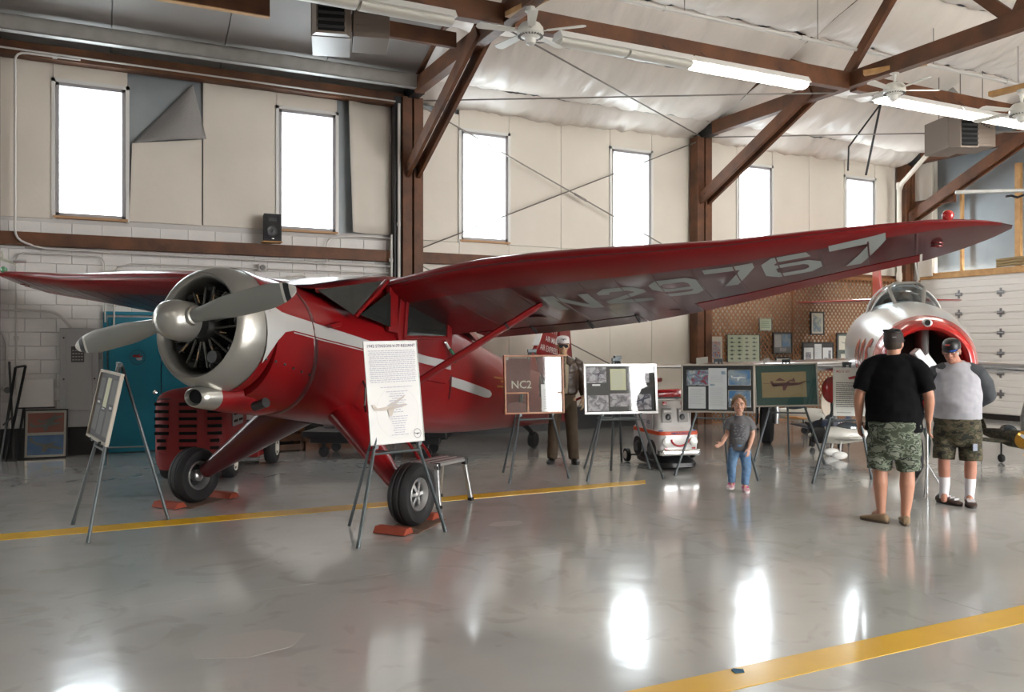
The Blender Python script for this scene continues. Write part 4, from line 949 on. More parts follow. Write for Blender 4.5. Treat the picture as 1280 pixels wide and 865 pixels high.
# undercarriage
MB().tube([P3(6.95, 0, .42), P3(7.25, 0, .28), P3(7.32, 0, .12)], [.05, .04, .03], 10).build('tailwheel_leg', dkmetal, st, smooth=40)
MB().lathe([(-.05, .05), (-.05, .11), (-.02, .125), (.02, .125), (.05, .11), (.05, .05)], P3(7.35, 0, .125), (0, 1, 0), 20, cap=True).build('tailwheel', rubber, st, smooth=40)
for s in (1, -1):
    lg = []; top = Vector((2.02, s*.30, .98)); bot = Vector((1.66, s*1.17, .33))
    for t, w, th in ((0, .30, .17), (.3, .245, .135), (.6, .17, .11), (.85, .115, .085), (1, .085, .07)):
        p = top.lerp(bot, t); u = Vector((1, 0, -.35)).normalized(); v_ = Vector((.25, .5*s, .8)).normalized()
        lg.append([P3(*(p+u*(w*math.cos(2*PI*k/24))+v_*(th*math.sin(2*PI*k/24)))) for k in range(24)])
    MB().rings(lg).build('landing_gear_leg', maroon if s < 0 else red_paint, st, smooth=50)  # far leg takes the darker red, its shade put into the colour
    wc = P3(1.65, s*1.31, .285); R_ = .28
    wh = MB().lathe([(-.06, .14), (-.085, .16), (-.105, .20), (-.10, .25), (-.07, .273), (-.045, .279), (-.04, .274), (-.02, .275), (-.015, .28), (.015, .28), (.02, .275), (.04, .274), (.045, .279), (.07, .273), (.10, .25), (.105, .20), (.085, .16), (.06, .14)], wc, (0, 1, 0), 48).build('tyre', rubber, st, smooth=35)
    MB().lathe([(-.075, .15), (-.085, .14), (-.06, .12), (-.03, .11), (.03, .11), (.06, .12), (.085, .14), (.075, .15)], wc, (0, 1, 0), 32).build('wheel_rim', al_frame, wh, smooth=35)
    m = MB().lathe([(0, .11), (.0, .001)], P3(1.65, s*1.31, .285), (0, 1, 0), 24)
    m.build('wheel_disc', dkmetal, wh)
    m = MB()
    for k in range(6):
        a = k*PI/3; m.bar((wc[0]+.03*math.cos(a), wc[1]-s*.05, wc[2]+.03*math.sin(a)), (wc[0]+.125*math.cos(a), wc[1]-s*.035, wc[2]+.125*math.sin(a)), .03, .02, up=(0, 1, 0))
    m.build('wheel_spoke', al_frame, wh, bevel=.003)
    MB().lathe([(0, .035), (.06, .035), (.075, .02), (.076, .001)], wc, (0, -s, 0), 16).build('hub_cap', al_frame, wh, smooth=40)
    MB().lathe([(0, .06), (.07, .06), (.085, .045), (.09, .001)], wc, (0, s, 0), 20).build('brake_drum', al_frame, wh, smooth=40)
# boarding step hoops
for dx in (0, .22):
    MB().tube([P3(2.6+dx, .50, .80), P3(2.62+dx, .74, .52), P3(2.63+dx, .80, .42)], .016, 8).build('step_strut', red_paint, st, smooth=40)
MB().box(P3(2.75, .82, .42), (.42, .10, .015)).build('step_plate', al_frame, st)
MB().tube([P3(1.93, .57, 1.30), P3(1.86, .66, 1.22), P3(1.85, .66, 1.05), P3(1.95, .6, .98)], .01, 6).build('brake_hose', black_m, st, smooth=40)
MB().tube([P3(2.4, -5.0, 2.70), P3(2.25, -5.05, 2.69)], .02, 8).build('landing_light_bracket', al_frame, st)
m = MB(); m.tube([P3(2.30, -5.05, 2.66), P3(2.05, -5.35, 2.80)], .018, 8); m.tube([P3(2.2, -5.17, 2.72), P3(2.18, -5.15, 2.82)], .012, 6); m.build('pitot_mast', M('pale_tube', (.45, .45, .36), .4), st, smooth=40)
# chocks under both wheels
choc = M('red_chock_paint', (.30, .05, .022), .75, bump=.2, bs=40); mat_b = M('brown_mat', (.16, .09, .06), .95, bump=.4, bs=90)
def w2(x, y): return (.438+AV.x*x+LV.x*y, 7.182+AV.y*x+LV.y*y)
def chock(x, y, lab, sx=1, rz=0, s=1.):
    X, Y = w2(x, y); t = thing('wheel_chock', lab, 'wheel chock', (X, Y, .006), PRZ+rz)
    MB().prism([(-.10*sx*s, 0), (.06*sx*s, 0), (.02*sx*s, .055*s), (-.06*sx*s, .055*s)][::sx], -.16, .16, Matrix(((1, 0, 0, 0), (0, 0, -1, 0), (0, 1, 0, 0), (0, 0, 0, 1)))).build('block', choc, t, bevel=.006)
for s, n_ in ((1, 'nearer'), (-1, 'far')):
    X, Y = w2(1.65, s*1.31+.02)
    t = thing('floor_mat', 'brown mat under the %s main wheel' % ('near' if s > 0 else 'left-hand'), 'mat', (X, Y, 0), PRZ+.12)
    MB().box((.02, 0, .003), (.62, .34, .006)).build('mat', mat_b, t)
chock(1.33, 1.33, 'orange-red chock in front of the wheel beside the white sign', 1); chock(1.95, 1.22, 'orange-red chock behind the wheel beside the white sign', -1)
chock(1.36, -1.33, 'dark red chock in front of the wheel near the red tug', 1); chock(1.97, -1.25, 'dark red chock behind the wheel near the red tug', -1)
# ---------------------------------------------------------------- easels and the boards on them
def easel(label, BL, BR, h, tilt, feet, rear, blabel, bname, frame_mat, inner, fw=.025, dep=.03, glassy=True, apex_up=.05, bcat='display board', sheet_only=False, grp=None):
    BL, BR = Vector(BL), Vector(BR); ux = (BR-BL); w = ux.length; ux.normalize()
    nrm = Vector((ux.y, -ux.x, 0)).normalized()             # toward the viewer
    if nrm.dot(-BL) < 0 and abs(nrm.dot(-BL)) > 1.5: nrm = -nrm
    uy = Vector((0, 0, math.cos(tilt)))-nrm*math.sin(tilt)
    T = frame(BL, ux, uy)
    bd = print_frame(bname, blabel, w, h, T, frame_mat, inner, fw, bcat, dep, glassy)
    zA = BL.z+(h+apex_up)*math.cos(tilt); dF = ((Vector((*feet[0], 0))+Vector((*feet[1], 0)))/2-Vector((BL.x, BL.y, 0)).lerp(Vector((BR.x, BR.y, 0)), .5)).dot(nrm)
    aoff = min(dF+(-.035-dF)*zA/BL.z, -.05-(h+max(apex_up, 0))*math.sin(tilt)*(1 if apex_up > 0 else .8))
    c = (BL+BR)/2; A = Vector((c.x, c.y, zA))+nrm*aoff
    f1, f2, f3 = Vector((*feet[0], .006)), Vector((*feet[1], .006)), Vector((*rear, .006))
    base = (f1+f2+f3)/3; t = thing('display_easel', label, 'easel', (base.x, base.y, 0))
    o = Vector((base.x, base.y, 0)); tw = lambda p: tuple(p-o)
    A1, A2 = A-ux*.035, A+ux*.035
    for f, a in ((f1, A1), (f2, A2)):
        MB().tube([tw(f), tw(a)], [.016, .013], 8).build('leg', easel_m, t, smooth=40)
        MB().cyl(tw(f-Vector((0, 0, .005))), tw(f+(a-f).normalized()*.05), .019, 10).build('foot', easel_m, t, smooth=40)
    MB().tube([tw(f3), tw(A-nrm*.02)], [.015, .013], 8).build('leg', easel_m, t, smooth=40)
    MB().bar(tw(A1-ux*.02), tw(A2+ux*.02), .035, .04).build('top_bracket', easel_m, t, bevel=.004)
    z = BL.z-.07
    def at(f, a, z): k = (z-f.z)/(a.z-f.z); return f.lerp(a, k)
    q1, q2 = at(f1, A1, z), at(f2, A2, z); MB().tube([tw(q1), tw(q2)], .011, 8).build('cross_bar', easel_m, t, smooth=40)
    for f, a in ((f1, A1), (f2, A2)):
        q = at(f, a, BL.z-.015); MB().bar(tw(q-nrm*.0), tw(q+nrm*.045), .03, .018).bar(tw(q+nrm*.045-Vector((0, 0, .0))), tw(q+nrm*.045+Vector((0, 0, .025))), .03, .008).build('support_clip', easel_m, t)
    m = MB()
    q3 = at(f3, A, z-.02); mid = (q1+q2)/2; MB().tube([tw(mid), tw(q3)], .008, 6).build('spreader', easel_m, t, smooth=40)
    return bd, t, w
mount_blk = M('black_mount', (.018, .018, .02), .6); mount_grn = M('green_mount', (.06, .15, .135), .7)
ph_bw = photo_mat('photo_monochrome', (.45, .42, .46), (.10, .09, .11), 14); ph_bw2 = photo_mat('photo_monochrome_pale', (.62, .60, .64), (.30, .28, .32), 10)
yelp = M('yellowed_paper', (.58, .58, .38), .6); ph_col = photo_mat('photo_colour', (.50, .50, .48), (.30, .04, .05), 12, (.15, .25, .35)); ph_blue = photo_mat('photo_blue', (.06, .20, .42), (.35, .40, .42), 5)
tanp = M('photo_tan', (.55, .42, .22), .5); brn = M('photo_brown_plane', (.22, .08, .08), .5)
# 1: left easel, board seen at a slant
w = .86
easel('grey easel at far left holding slanted dark photo board', (-.07, 8.67, .79), (.08, 7.82, .77), .62, .20, [(-.19, 8.58), (-.06, 7.73)], (.60, 8.40),
  'dark photo board turned nearly edge-on, on the leftmost easel', 'photo_board', M('pale_moulding', (.45, .40, .33), .4),
  [('mount', mount_blk, [(0, backing(w, .62))]), ('photo', M('photo_grey_dark', (.055, .055, .055), .5), lay(1, [rect(.06, .36, .26, .55), rect(.06, .08, .26, .30), rect(.30, .06, .50, .26), rect(.56, .34, .78, .55), rect(.56, .06, .8, .28)])),
   ('note', yelp, [(1, rect(.33, .30, .48, .56))]), ('caption', M('caption_pale', (.5, .5, .48)), lay(2, [rect(.1, .32, .2, .34), rect(.62, .30, .72, .32), rect(.34, .28, .44, .29)]))], glassy=False)
# 2: tall white information sheet
w = .51; T = Matrix.Translation((w/2, .80, .0)); H2 = .87
b2, t2, _ = easel('grey easel holding the tall white information sheet by the wheel', (2.03, 6.75, .79), (2.53, 6.83, .80), H2, .13, [(1.87, 6.57), (2.72, 6.82)], (2.03, 7.41),
  'tall white printed information sheet in front of the red fuselage', 'information_sheet', paper, [('sheet', paper, [(0, backing(w, H2))])], fw=.004, dep=.012, glassy=False, apex_up=-.25, bcat='sign')
purp = M('violet_ink', (.10, .08, .16), .6)
MB().text('1942 STINSON V-77 RELIANT', Matrix.Translation((w/2, .825, .007)), .036, bold=.006).build('title_lettering', purp, b2)
m = MB()
for i in range(17):
    y = .785-.0165*i; r = random.Random(i); a = w/2-.21-r.random()*.012; e = w/2+.21+r.random()*.012
    while a < e: b = min(a+r.uniform(.012, .04), e); m.prism(rect(a, y-.0032, b, y+.0032), .0065, .0072); a = b+.006
m.build('body_text', M('print_violet_grey', (.50, .49, .57), .6), b2, kind='stuff')
m = MB()
for i, wd_ in enumerate((.30, 0, .20, .13, .15, .10, .16, .12, .19, .08, .05, .09, 0, .17, .16, .14, .13, .11, .10, .12, .10, .16)):
    if not wd_: continue
    y = .475-.0192*i; r = random.Random(i+50); a = w/2+.02-wd_/2; e = a+wd_
    while a < e: b = min(a+r.uniform(.012, .04), e); m.prism(rect(a, y-.0032, b, y+.0032), .0068, .0076); a = b+.006
m.build('specification_text', M('print_violet_grey', (.5, .49, .57)), b2, kind='stuff')
m = MB(Matrix.Translation((.27, .26, 0)))
for k in range(48):
    a0, a1 = 2*PI*k/48, 2*PI*(k+1)/48; m.prism([(.20*math.cos(a0), .22*math.sin(a0)), (.20*math.cos(a1), .22*math.sin(a1)), (.198*math.cos(a1), .218*math.sin(a1)), (.198*math.cos(a0), .218*math.sin(a0))], .0060, .0064)
m.build('watermark_ring', M('faint_tan', (.68, .66, .63), .6), b2)
m = MB()
for p in plane_poly(.20, .30, .30, .12)[:3]: m.prism(p, .0060, .0064)
m.prism([(.20, .33), (.34, .40), (.34, .385), (.22, .31)], .006, .0064)
m.build('faint_plane_picture', M('faint_plane_tan', (.58, .52, .46), .6), b2)
m = MB()
for k in range(24):
    a0, a1 = 2*PI*k/24, 2*PI*(k+1)/24; m.prism([(.44+.035*math.cos(a0), .07+.04*math.sin(a0)), (.44+.035*math.cos(a1), .07+.04*math.sin(a1)), (.44+.032*math.cos(a1), .07+.037*math.sin(a1)), (.44+.032*math.cos(a0), .07+.037*math.sin(a0))], .0065, .0072)
for p in plane_poly(.44, .07, .05)[:3]: m.prism(p, .0065, .0072)
m.build('round_seal', ink, b2)
# 3: wooden frame of fabric samples, clear panes
w = .745; H3 = .70; frw = M('cherry_frame', (.40, .17, .08), .4, var=(.3, .12, .05), vs=8); fab = M('old_maroon_fabric', (.16, .075, .07), .8, var=(.13, .06, .06), vs=8, bump=.3, bs=50)
def rr_(x0, y0, x1, y1, r, n=6):
    P = []
    for cx, cy, a0 in ((x1-r, y1-r, 0), (x0+r, y1-r, 90)):
        for i in range(n+1): a = math.radians(a0+90*i/n); P.append((cx+r*math.cos(a), cy+r*math.sin(a)))
    return P+[(x0, y0), (x1, y0)]
b3, t3, _ = easel('grey easel holding the wood-framed fabric sample case', (4.31, 8.94, .80), (5.045, 8.815, .80), H3, .08, [(4.33, 8.85), (5.15, 8.88)], (4.62, 9.63),
  'wood-framed glass case of old aircraft fabric marked NC2', 'display_case', frw, [('backing', glass_pic, [(0, backing(w, H3))]),
   ('fabric_sample', fab, [(2, rr_(.03, .26, .33, .66, .07)), (2, [(.42, .69), (.72, .69), (.72, .26), (.66, .28), (.60, .38), (.50, .42), (.43, .52)]), (2, [(.04, .02), (.29, .02), (.29, .12), (.15, .15), (.04, .13)])]),
   ('paper_card', paper, [(3, rect(.52, .48, .72, .68)), (3, rect(.46, .02, .68, .35))]), ('drawing', M('pencil', (.2, .2, .2)), [(4, rect(.56, .565, .69, .572)), (4, [(.60, .58), (.63, .64), (.65, .58)]), (4, [(.58, .55), (.60, .60), (.605, .55)])]),
   ('letter_text', greyink, lay(4, lines(.49, .05, .65, .30, 12, 3)))], fw=.022, dep=.05, bcat='display case')
MB().text('NC2', Matrix.Translation((.215, .345, .001)), .13, bold=.01).build('stencil_lettering', M('cream_stencil', (.55, .53, .45), .7), b3)
MB().box((.155, .25, .0), (.27, .02, .03)).box((.29, .13, 0), (.02, .25, .03)).box((.7, .25, 0), (.06, .02, .03)).build('inner_frame', frw, b3, bevel=.003)
# 4: white-framed monochrome board
w = .94; H4 = .61
ins4 = [('mount', mount_blk, [(0, backing(w, H4))]), ('photo', ph_bw, lay(1, [rect(.04, .38, .29, .57), rect(.05, .04, .31, .23), rect(.33, .09, .59, .25), rect(.60, .05, .86, .24)])),
  ('yellowed_letter', yelp, [(1, rect(.34, .29, .54, .55))]), ('letter_text', greyink, lay(2, lines(.36, .31, .52, .52, 12, 5)+lines(.62, .39, .83, .55, 14, 8))), ('clipping', ph_bw2, [(1, rect(.59, .38, .84, .57))]),
  ('caption', paper, lay(1, [rect(.11, .345, .21, .365), rect(.65, .345, .80, .37)])), ('plane_picture', ink, lay(2, plane_poly(.19, .49, .14, .1)+plane_poly(.74, .17, .2, .3)))]
b4, t4, _ = easel('grey easel holding the silver-framed black and white photo board', (5.27, 8.72, .78), (6.18, 8.49, .78), H4, .10, [(5.22, 8.57), (6.14, 8.32)], (5.92, 9.14),
  'silver-framed board of black and white photos round a yellowed letter', 'photo_board', M('bright_frame', (.62, .62, .62), .25, .4), ins4, fw=.03)
# empty easel behind 4
t = thing('display_easel', 'empty grey easel standing behind the silver-framed photo board', 'easel', (6.2, 9.35, 0)); A = (0.02, .1, 1.45)
for p in ((-.49, .10), (.26, -.3), (.32, .45)):
    MB().tube([(p[0], p[1], .006), A], [.016, .013], 8).build('leg', easel_m, t, smooth=40)
MB().tube([(-.3, .1, .66), (.17, -.14, .66)], .011, 8).build('cross_bar', easel_m, t); MB().box(A, (.1, .05, .05)).build('top_bracket', easel_m, t, bevel=.004)
# 5: dark board of colour photos
w = .885; H5 = .60
easel('grey easel holding the dark board behind the little girl', (6.53, 8.49, .78), (7.18, 7.89, .79), H5, .10, [(6.41, 8.46), (7.08, 7.72)], (7.31, 8.53),
  'dark board of colour snapshots and typed pages behind the girl', 'photo_board', M('champagne_frame', (.42, .38, .33), .35, .5),
  [('mount', mount_blk, [(0, backing(w, H5))]), ('typed_page', M('typed_paper', (.66, .67, .68), .6), [(1, rect(.09, .05, .30, .32)), (1, rect(.335, .04, .555, .55))]), ('colour_photo', ph_col, [(1, rect(.075, .345, .33, .52))]), ('sky_photo', ph_blue, [(1, rect(.58, .345, .83, .52)), (1, rect(.58, .08, .83, .27))]),
   ('photo_border', paper, lay(0, [rect(.065, .335, .34, .53), rect(.57, .335, .84, .53), rect(.57, .07, .84, .28)])), ('stamp', ph_blue, lay(2, [rect(.49, .47, .54, .51), rect(.355, .33, .41, .355)])), ('typed_text', greyink, lay(2, lines(.11, .10, .28, .30, 11, 9)+lines(.355, .08, .53, .31, 14, 11)+lines(.355, .37, .53, .46, 6, 12))),
   ('jet_picture', paper, lay(2, plane_poly(.69, .43, .16, 0)[:3]+plane_poly(.69, .17, .18, .3)[:3]))], fw=.022)
# 6: green-mounted photograph
w = .845; H6 = .60
pp = plane_poly(.40, .30, .34, .02)
easel('grey easel holding the green-mounted aeroplane photograph', (8.23, 9.04, .75), (8.88, 8.50, .78), H6, .10, [(8.13, 8.95), (8.84, 8.37)], (8.99, 9.17),
  'large tan aeroplane photograph in green mount and silver frame', 'photo_board', M('champagne_frame2', (.50, .47, .42), .3, .6),
  [('mount', mount_grn, [(0, backing(w, H6))]), ('tan_photo', tanp, [(1, rect(.10, .13, .69, .48))]), ('aeroplane_picture', brn, lay(2, pp+[[(.22, .33), (.60, .33), (.72, .36), (.60, .30), (.25, .28)], [(.40, .27), (.42, .27), (.41, .22)], rect(.12, .325, .24, .33), [(.28, .36), (.34, .40), (.42, .36)], [(.48, .35), (.53, .40), (.55, .34)]]))], fw=.025)
# 7: white text sheet on easel by man in black
w = .48; H7 = .57
b7, t7, _ = easel('grey easel holding white jet fact sheet beside man in black', (7.72, 7.18, .79), (8.19, 7.08, .775), H7, .05, [(7.49, 7.27), (8.39, 7.21)], (8.05, 7.75),
  'white fact sheet with red heading and jet drawing, partly behind man in black', 'information_sheet', M('clear_edge', (.55, .57, .55), .3), [('sheet', M('sheet_white', (.66, .68, .64), .5), [(0, backing(w, H7))]),
   ('red_heading', M('red_print', (.40, .05, .05)), lay(1, [[(.20, .455), (.32, .48), (.29, .44), (.22, .43)], [(.33, .465), (.42, .48), (.42, .46)]])), ('body_text', M('dark_print', (.12, .13, .13)), lay(1, lines(.04, .10, .44, .40, 13, 21, .42, ragged=.15)+lines(.05, .03, .3, .05, 1, 2)))], fw=.006, dep=.012, bcat='sign', apex_up=.04, glassy=False)
MB().text('MIG 15  UTI', Matrix.Translation((.13, .52, .001)), .034, bold=.01).build('heading_lettering', M('red_print', (.4, .05, .05)), b7)
# ---------------------------------------------------------------- lattice screen with pictures
lat = thing('lattice_screen', 'brown diamond lattice screen on the wall behind the jet', 'lattice', (11.12, 13.74, 0))
lw, lh = 5.75, 3.12; slm = M('lattice_slat', (.30, .135, .05), .6, var=(.22, .095, .035), vs=3)
dx, dz = .115, .135; k = math.atan2(dz, dx)
def clipseg(x0, z0, sgn):
    # line through (x0,0): x = x0 + sgn*t*dx, z = t*dz ; clip to the screen
    ts = [0, lh/dz]
    if sgn > 0: a, b = (0-x0)/dx, (lw-x0)/dx
    else: a, b = (x0-lw)/dx, x0/dx
    a = max(a, 0); b = min(b, lh/dz); return (a, b) if b-a > .6 else None
proto = None
n = 0
base = None
for sgn in (1, -1):
    x0 = -lh/dz*dx if sgn > 0 else 0; x1 = lw if sgn > 0 else lw+lh/dz*dx
    x = x0
    while x < x1:
        c = clipseg(x, 0, sgn)
        if c:
            a, b = c; p = Vector((x+sgn*a*dx, 0, a*dz)); q = Vector((x+sgn*b*dx, 0, b*dz)); L = (q-p).length
            if base is None:
                base = MB().box((0, 0, 0), (1, .008, .030)).build('slat', slm, lat); o = base
            else: o = base.copy(); COL.objects.link(o)
            mid = (p+q)/2; o.location = (mid.x, .006*sgn, mid.z); o.rotation_euler = (0, -math.atan2(q.z-p.z, q.x-p.x), 0); o.scale = (L, 1, 1); n += 1
        x += dx*1.0
for a, b in (((0, 0, lh), (lw, 0, lh)), ((0, 0, 0), (lw, 0, 0)), ((0, 0, 0), (0, 0, lh)), ((lw, 0, 0), (lw, 0, lh)), ((2.44, 0, 0), (2.44, 0, lh)), ((4.88, 0, 0), (4.88, 0, lh))):
    MB().bar(a, b, .03, .06 if a[2] == b[2] else .03).build('edge_rail', slm, lat)
def wallpic(x0, z0, x1, z1, label, fm_, inner, fw=.025, name='framed_picture', y=13.705, cat='picture'):
    return print_frame(name, label, x1-x0, z1-z0, Matrix.Translation((x0, y, z0)) @ Matrix.Rotation(PI/2-.01, 4, 'X'), fm_, inner, fw, cat, .03)
crm = M('cream_mount', (.66, .60, .50), .6); pgrn = M('pale_green_chart', (.55, .60, .44), .6)
multi = photo_mat('painting_multicolour', (.45, .10, .06), (.06, .10, .30), 22, (.55, .5, .45))
wallpic(11.10, 1.15, 11.62, 1.80, 'cream-mounted multicolour painting in thin wooden frame, left end of lattice', frw, [('mount', crm, [(0, backing(.52, .65))]), ('painting', multi, [(1, rect(.07, .1, .45, .53))])], .015)
w_, h_ = .89, .66; rows = []
for i in range(7):
    for j in range(4): rows += [rect(.08+.2*j, .06+.085*i, .08+.2*j+R.uniform(.08, .15), .075+.085*i), rect(.11+.2*j, .05+.085*i, .16+.2*j, .09+.085*i)]
wallpic(11.72, 1.17, 12.61, 1.83, 'large pale green chart of small aircraft profiles on lattice', M('thin_dark_frame', (.08, .08, .07), .4), [('chart', pgrn, [(0, backing(w_, h_))]), ('aircraft_profile', M('chart_ink', (.10, .12, .10), .6), lay(1, rows))], .012)
wallpic(12.59, 1.91, 12.94, 2.18, 'small pale green framed map high on lattice', M('thin_grey_frame', (.2, .2, .18), .4), [('map', pgrn, [(0, backing(.35, .27))]), ('map_lines', M('map_green', (.2, .3, .2)), lay(1, lines(.05, .05, .3, .22, 4, 3, .5)))], .012)
wallpic(12.97, 1.42, 13.52, 1.88, 'black-framed collage with blue panel on lattice', black_m, [('mount', M('grey_mount', (.08, .08, .085)), [(0, backing(.55, .46))]), ('page', M('page_grey', (.45, .44, .44)), [(1, rect(.05, .14, .24, .41))]), ('blue_photo', ph_blue, [(1, rect(.27, .15, .50, .42))]), ('clipping', ph_bw, [(1, rect(.2, .05, .38, .13))])])
wallpic(13.04, 1.0, 13.47, 1.35, 'small black-framed photo low on the lattice above the green board', black_m, [('mount', crm, [(0, backing(.43, .35))]), ('photo', ph_bw, [(1, rect(.07, .05, .36, .28))])], .03)
wallpic(14.05, 1.83, 14.46, 2.34, 'tall black-framed blue and cream poster high on lattice', black_m, [('mount', crm, [(0, backing(.41, .51))]), ('poster', photo_mat('poster_blue', (.08, .15, .22), (.55, .52, .42), 7), [(1, rect(.08, .07, .33, .45))])], .03)
wallpic(13.81, 1.03, 14.75, 1.67, 'wide black-framed triptych of newspaper pages on lattice', black_m, [('mount', black_m, [(0, backing(.94, .64))]), ('page', paper, [(1, rect(.06, .06, .33, .52)), (1, rect(.37, .03, .58, .60)), (1, rect(.62, .06, .90, .52))]), ('newsprint', ph_bw, [(2, rect(.10, .12, .26, .42)), (2, rect(.66, .12, .76, .3)), (2, rect(.78, .22, .86, .46))]), ('text', greyink, lay(2, lines(.39, .08, .56, .55, 16, 4)))], .03)
wallpic(14.84, 1.05, 15.42, 1.88, 'tall black-framed pair of drawings beside the jet nose', black_m, [('mount', M('grey_green_mount', (.10, .12, .11)), [(0, backing(.58, .83))]), ('drawing_sheet', crm, [(1, rect(.08, .45, .48, .76)), (1, rect(.14, .08, .46, .36))]), ('drawing', M('pencil', (.2, .2, .2)), lay(2, plane_poly(.28, .6, .22)))], .035)
# ---------------------------------------------------------------- step stool, dolly, crates
t = thing('step_stool', 'aluminium folding step stool behind the wheel near the white sheet', 'step stool', (3.17, 8.12, 0), .55)
m = MB(); m.box((0, 0, .425), (.52, .34, .03)); m.build('platform', al_frame, t, bevel=.006)
for k in range(6): MB().box((0, -.135+.054*k, .443), (.50, .028, .008)).build('tread_strip', M('tread_dark', (.16, .12, .12), .6) if k % 2 else al_frame, t)
for sx in (-1, 1):
    MB().box((sx*.24, 0, .40), (.03, .33, .05)).build('side_rail', al_frame, t, bevel=.004)
    for sy in (-1, 1):
        MB().bar((sx*.235, sy*.14, .41), (sx*.27, sy*.2, .03), .028, .045).build('leg', al_frame, t, bevel=.004)
        MB().bar((sx*.27, sy*.2, .03), (sx*.272, sy*.203, .0), .04, .05).build('foot', black_m, t)
        MB().box((sx*.235, sy*.15, .41), (.04, .06, .07)).build('hinge', black_m, t, bevel=.008)
MB().bar((-.255, -.18, .2), (-.255, .18, .2), .02, .03).build('brace', al_frame, t)
t = thing('dolly', 'long low black dolly on casters under red fuselage', 'dolly', (3.75, 12.0, 0), -.55)
m = MB(); m.box((0, 0, .33), (2.1, .75, .08)); m.box((0, -.3, .25), (1.9, .08, .1)).box((0, .3, .25), (1.9, .08, .1)); m.build('deck', black_m, t, bevel=.01)
for sx in (-1, 1):
    for sy in (-1, 1):
        MB().lathe([(-.02, .05), (-.02, .075), (.02, .075), (.02, .05)], (sx*.75, sy*.3, .076), (0, 1, 0), 16, cap=True).build('caster', rubber, t); MB().box((sx*.75, sy*.3, .16), (.05, .07, .1)).build('caster_fork', dkmetal, t)
MB().box((-.5, 0, .43), (.05, .4, .14)).build('timber_block', wood_dark, t); MB().box((0, .2, .40), (1.8, .1, .05)).build('rail', al_frame, t)
t = thing('wooden_crate', 'brown wooden slatted crate in the shade behind the dolly', 'crate', (2.55, 13.2, 0), .1)
for z in (.06, .2, .34, .48): MB().box((0, -.2, z), (.6, .02, .09)).build('slat', wood_dark, t)
for x in (-.27, .27): MB().box((x, -.18, .28), (.06, .02, .56)).build('corner_post', wood_dark, t); MB().box((x, .0, .28), (.02, .38, .5)).build('side_board', wood_dark, t)
MB().box((0, 0, .03), (.56, .36, .02)).build('base_board', wood_dark, t)
t = thing('pallet', 'brown pallet on the floor by the wall behind the wheel', 'pallet', (3.3, 13.3, 0), 0)
for i in range(5): MB().box((-.36+.18*i, 0, .13), (.12, .7, .02)).build('board', wood_dark, t)
for i in range(3): MB().box((0, -.3+.3*i, .06), (.85, .08, .12)).build('runner', wood_dark, t)
# ---------------------------------------------------------------- red tug
tg = thing('tow_tug', 'small rounded red tow tractor with black louvers behind the wheel', 'tractor', (1.19, 11.05, 0), -.38)
redm = M('tug_red', (.20, .007, .006), .6, coat=.0, var=(.18, .007, .006), vs=2)
rs = []
for z, k in ((.16, .90), (.22, .97), (.30, 1), (.80, 1), (.92, .985), (1.0, .94), (1.05, .85), (1.085, .66), (1.095, .3)):
    r_ = []
    for i in range(48):
        a = 2*PI*i/48; c, s = math.cos(a), math.sin(a); r_.append((.44*k*sgn_pow(c, .45), .62*(k if k < .9 else 1)*sgn_pow(s, .35)+.0, z))
    rs.append(r_)
MB().rings(rs).build('body', redm, tg, smooth=50)
for cx in (-.30, 0., .30):
    for i in range(7):
        z = .42+.085*i; wd_ = .20 if cx == 0 else (.16 if i > 1 else .1)
        if cx == 0: MB().box((cx, -.617, z), (wd_, .016, .036)).build('louver_slot', louv_m, tg)
        else:
            MB().box((cx, -.605, z), (wd_, .04, .036), rz=(.12 if cx > 0 else -.12)).build('louver_slot', louv_m, tg)
MB().box((0, -.62, .36), (.66, .01, .012)).build('trim_line', redm, tg); MB().box((0, -.60, .99), (.7, .03, .012)).build('hood_seam', black_m, tg)
MB().box((.442, -.10, .78), (.012, .50, .28)).build('side_grille_panel', M('grille_grey', (.28, .28, .28), .4, .3), tg, bevel=.003)
for i in range(3):
    for j in range(2): MB().box((.450, -.22+.24*j, .70+.085*i), (.010, .16, .028)).build('side_slot', louv_m, tg)
MB().box((.1, .95, .30), (.9, .8, .3)).build('rear_chassis', redm, tg, bevel=.02)
hubw = M('cream_hub', (.6, .57, .5), .4)
for x, y, r_ in ((-.36, -.15, .17), (.36, -.15, .17), (-.46, 1.05, .22), (.62, 1.05, .22)):
    wh = MB().lathe([(-.07, r_*.5), (-.07, r_*.9), (-.04, r_), (.04, r_), (.07, r_*.9), (.07, r_*.5)], (x, y, r_), (1, 0, 0), 24, cap=True).build('tyre', rubber, tg, smooth=40)
    MB().lathe([(0, r_*.5), (.01, r_*.48), (-.01, r_*.3), (.015, r_*.15), (.016, .001)], (x+(.07 if x > 0 else -.07), y, r_), (1 if x > 0 else -1, 0, 0), 20).build('hub', hubw, wh, smooth=40)
MB().box((0, -.66, .22), (.3, .06, .08)).build('tow_hitch', dkmetal, tg, bevel=.01)
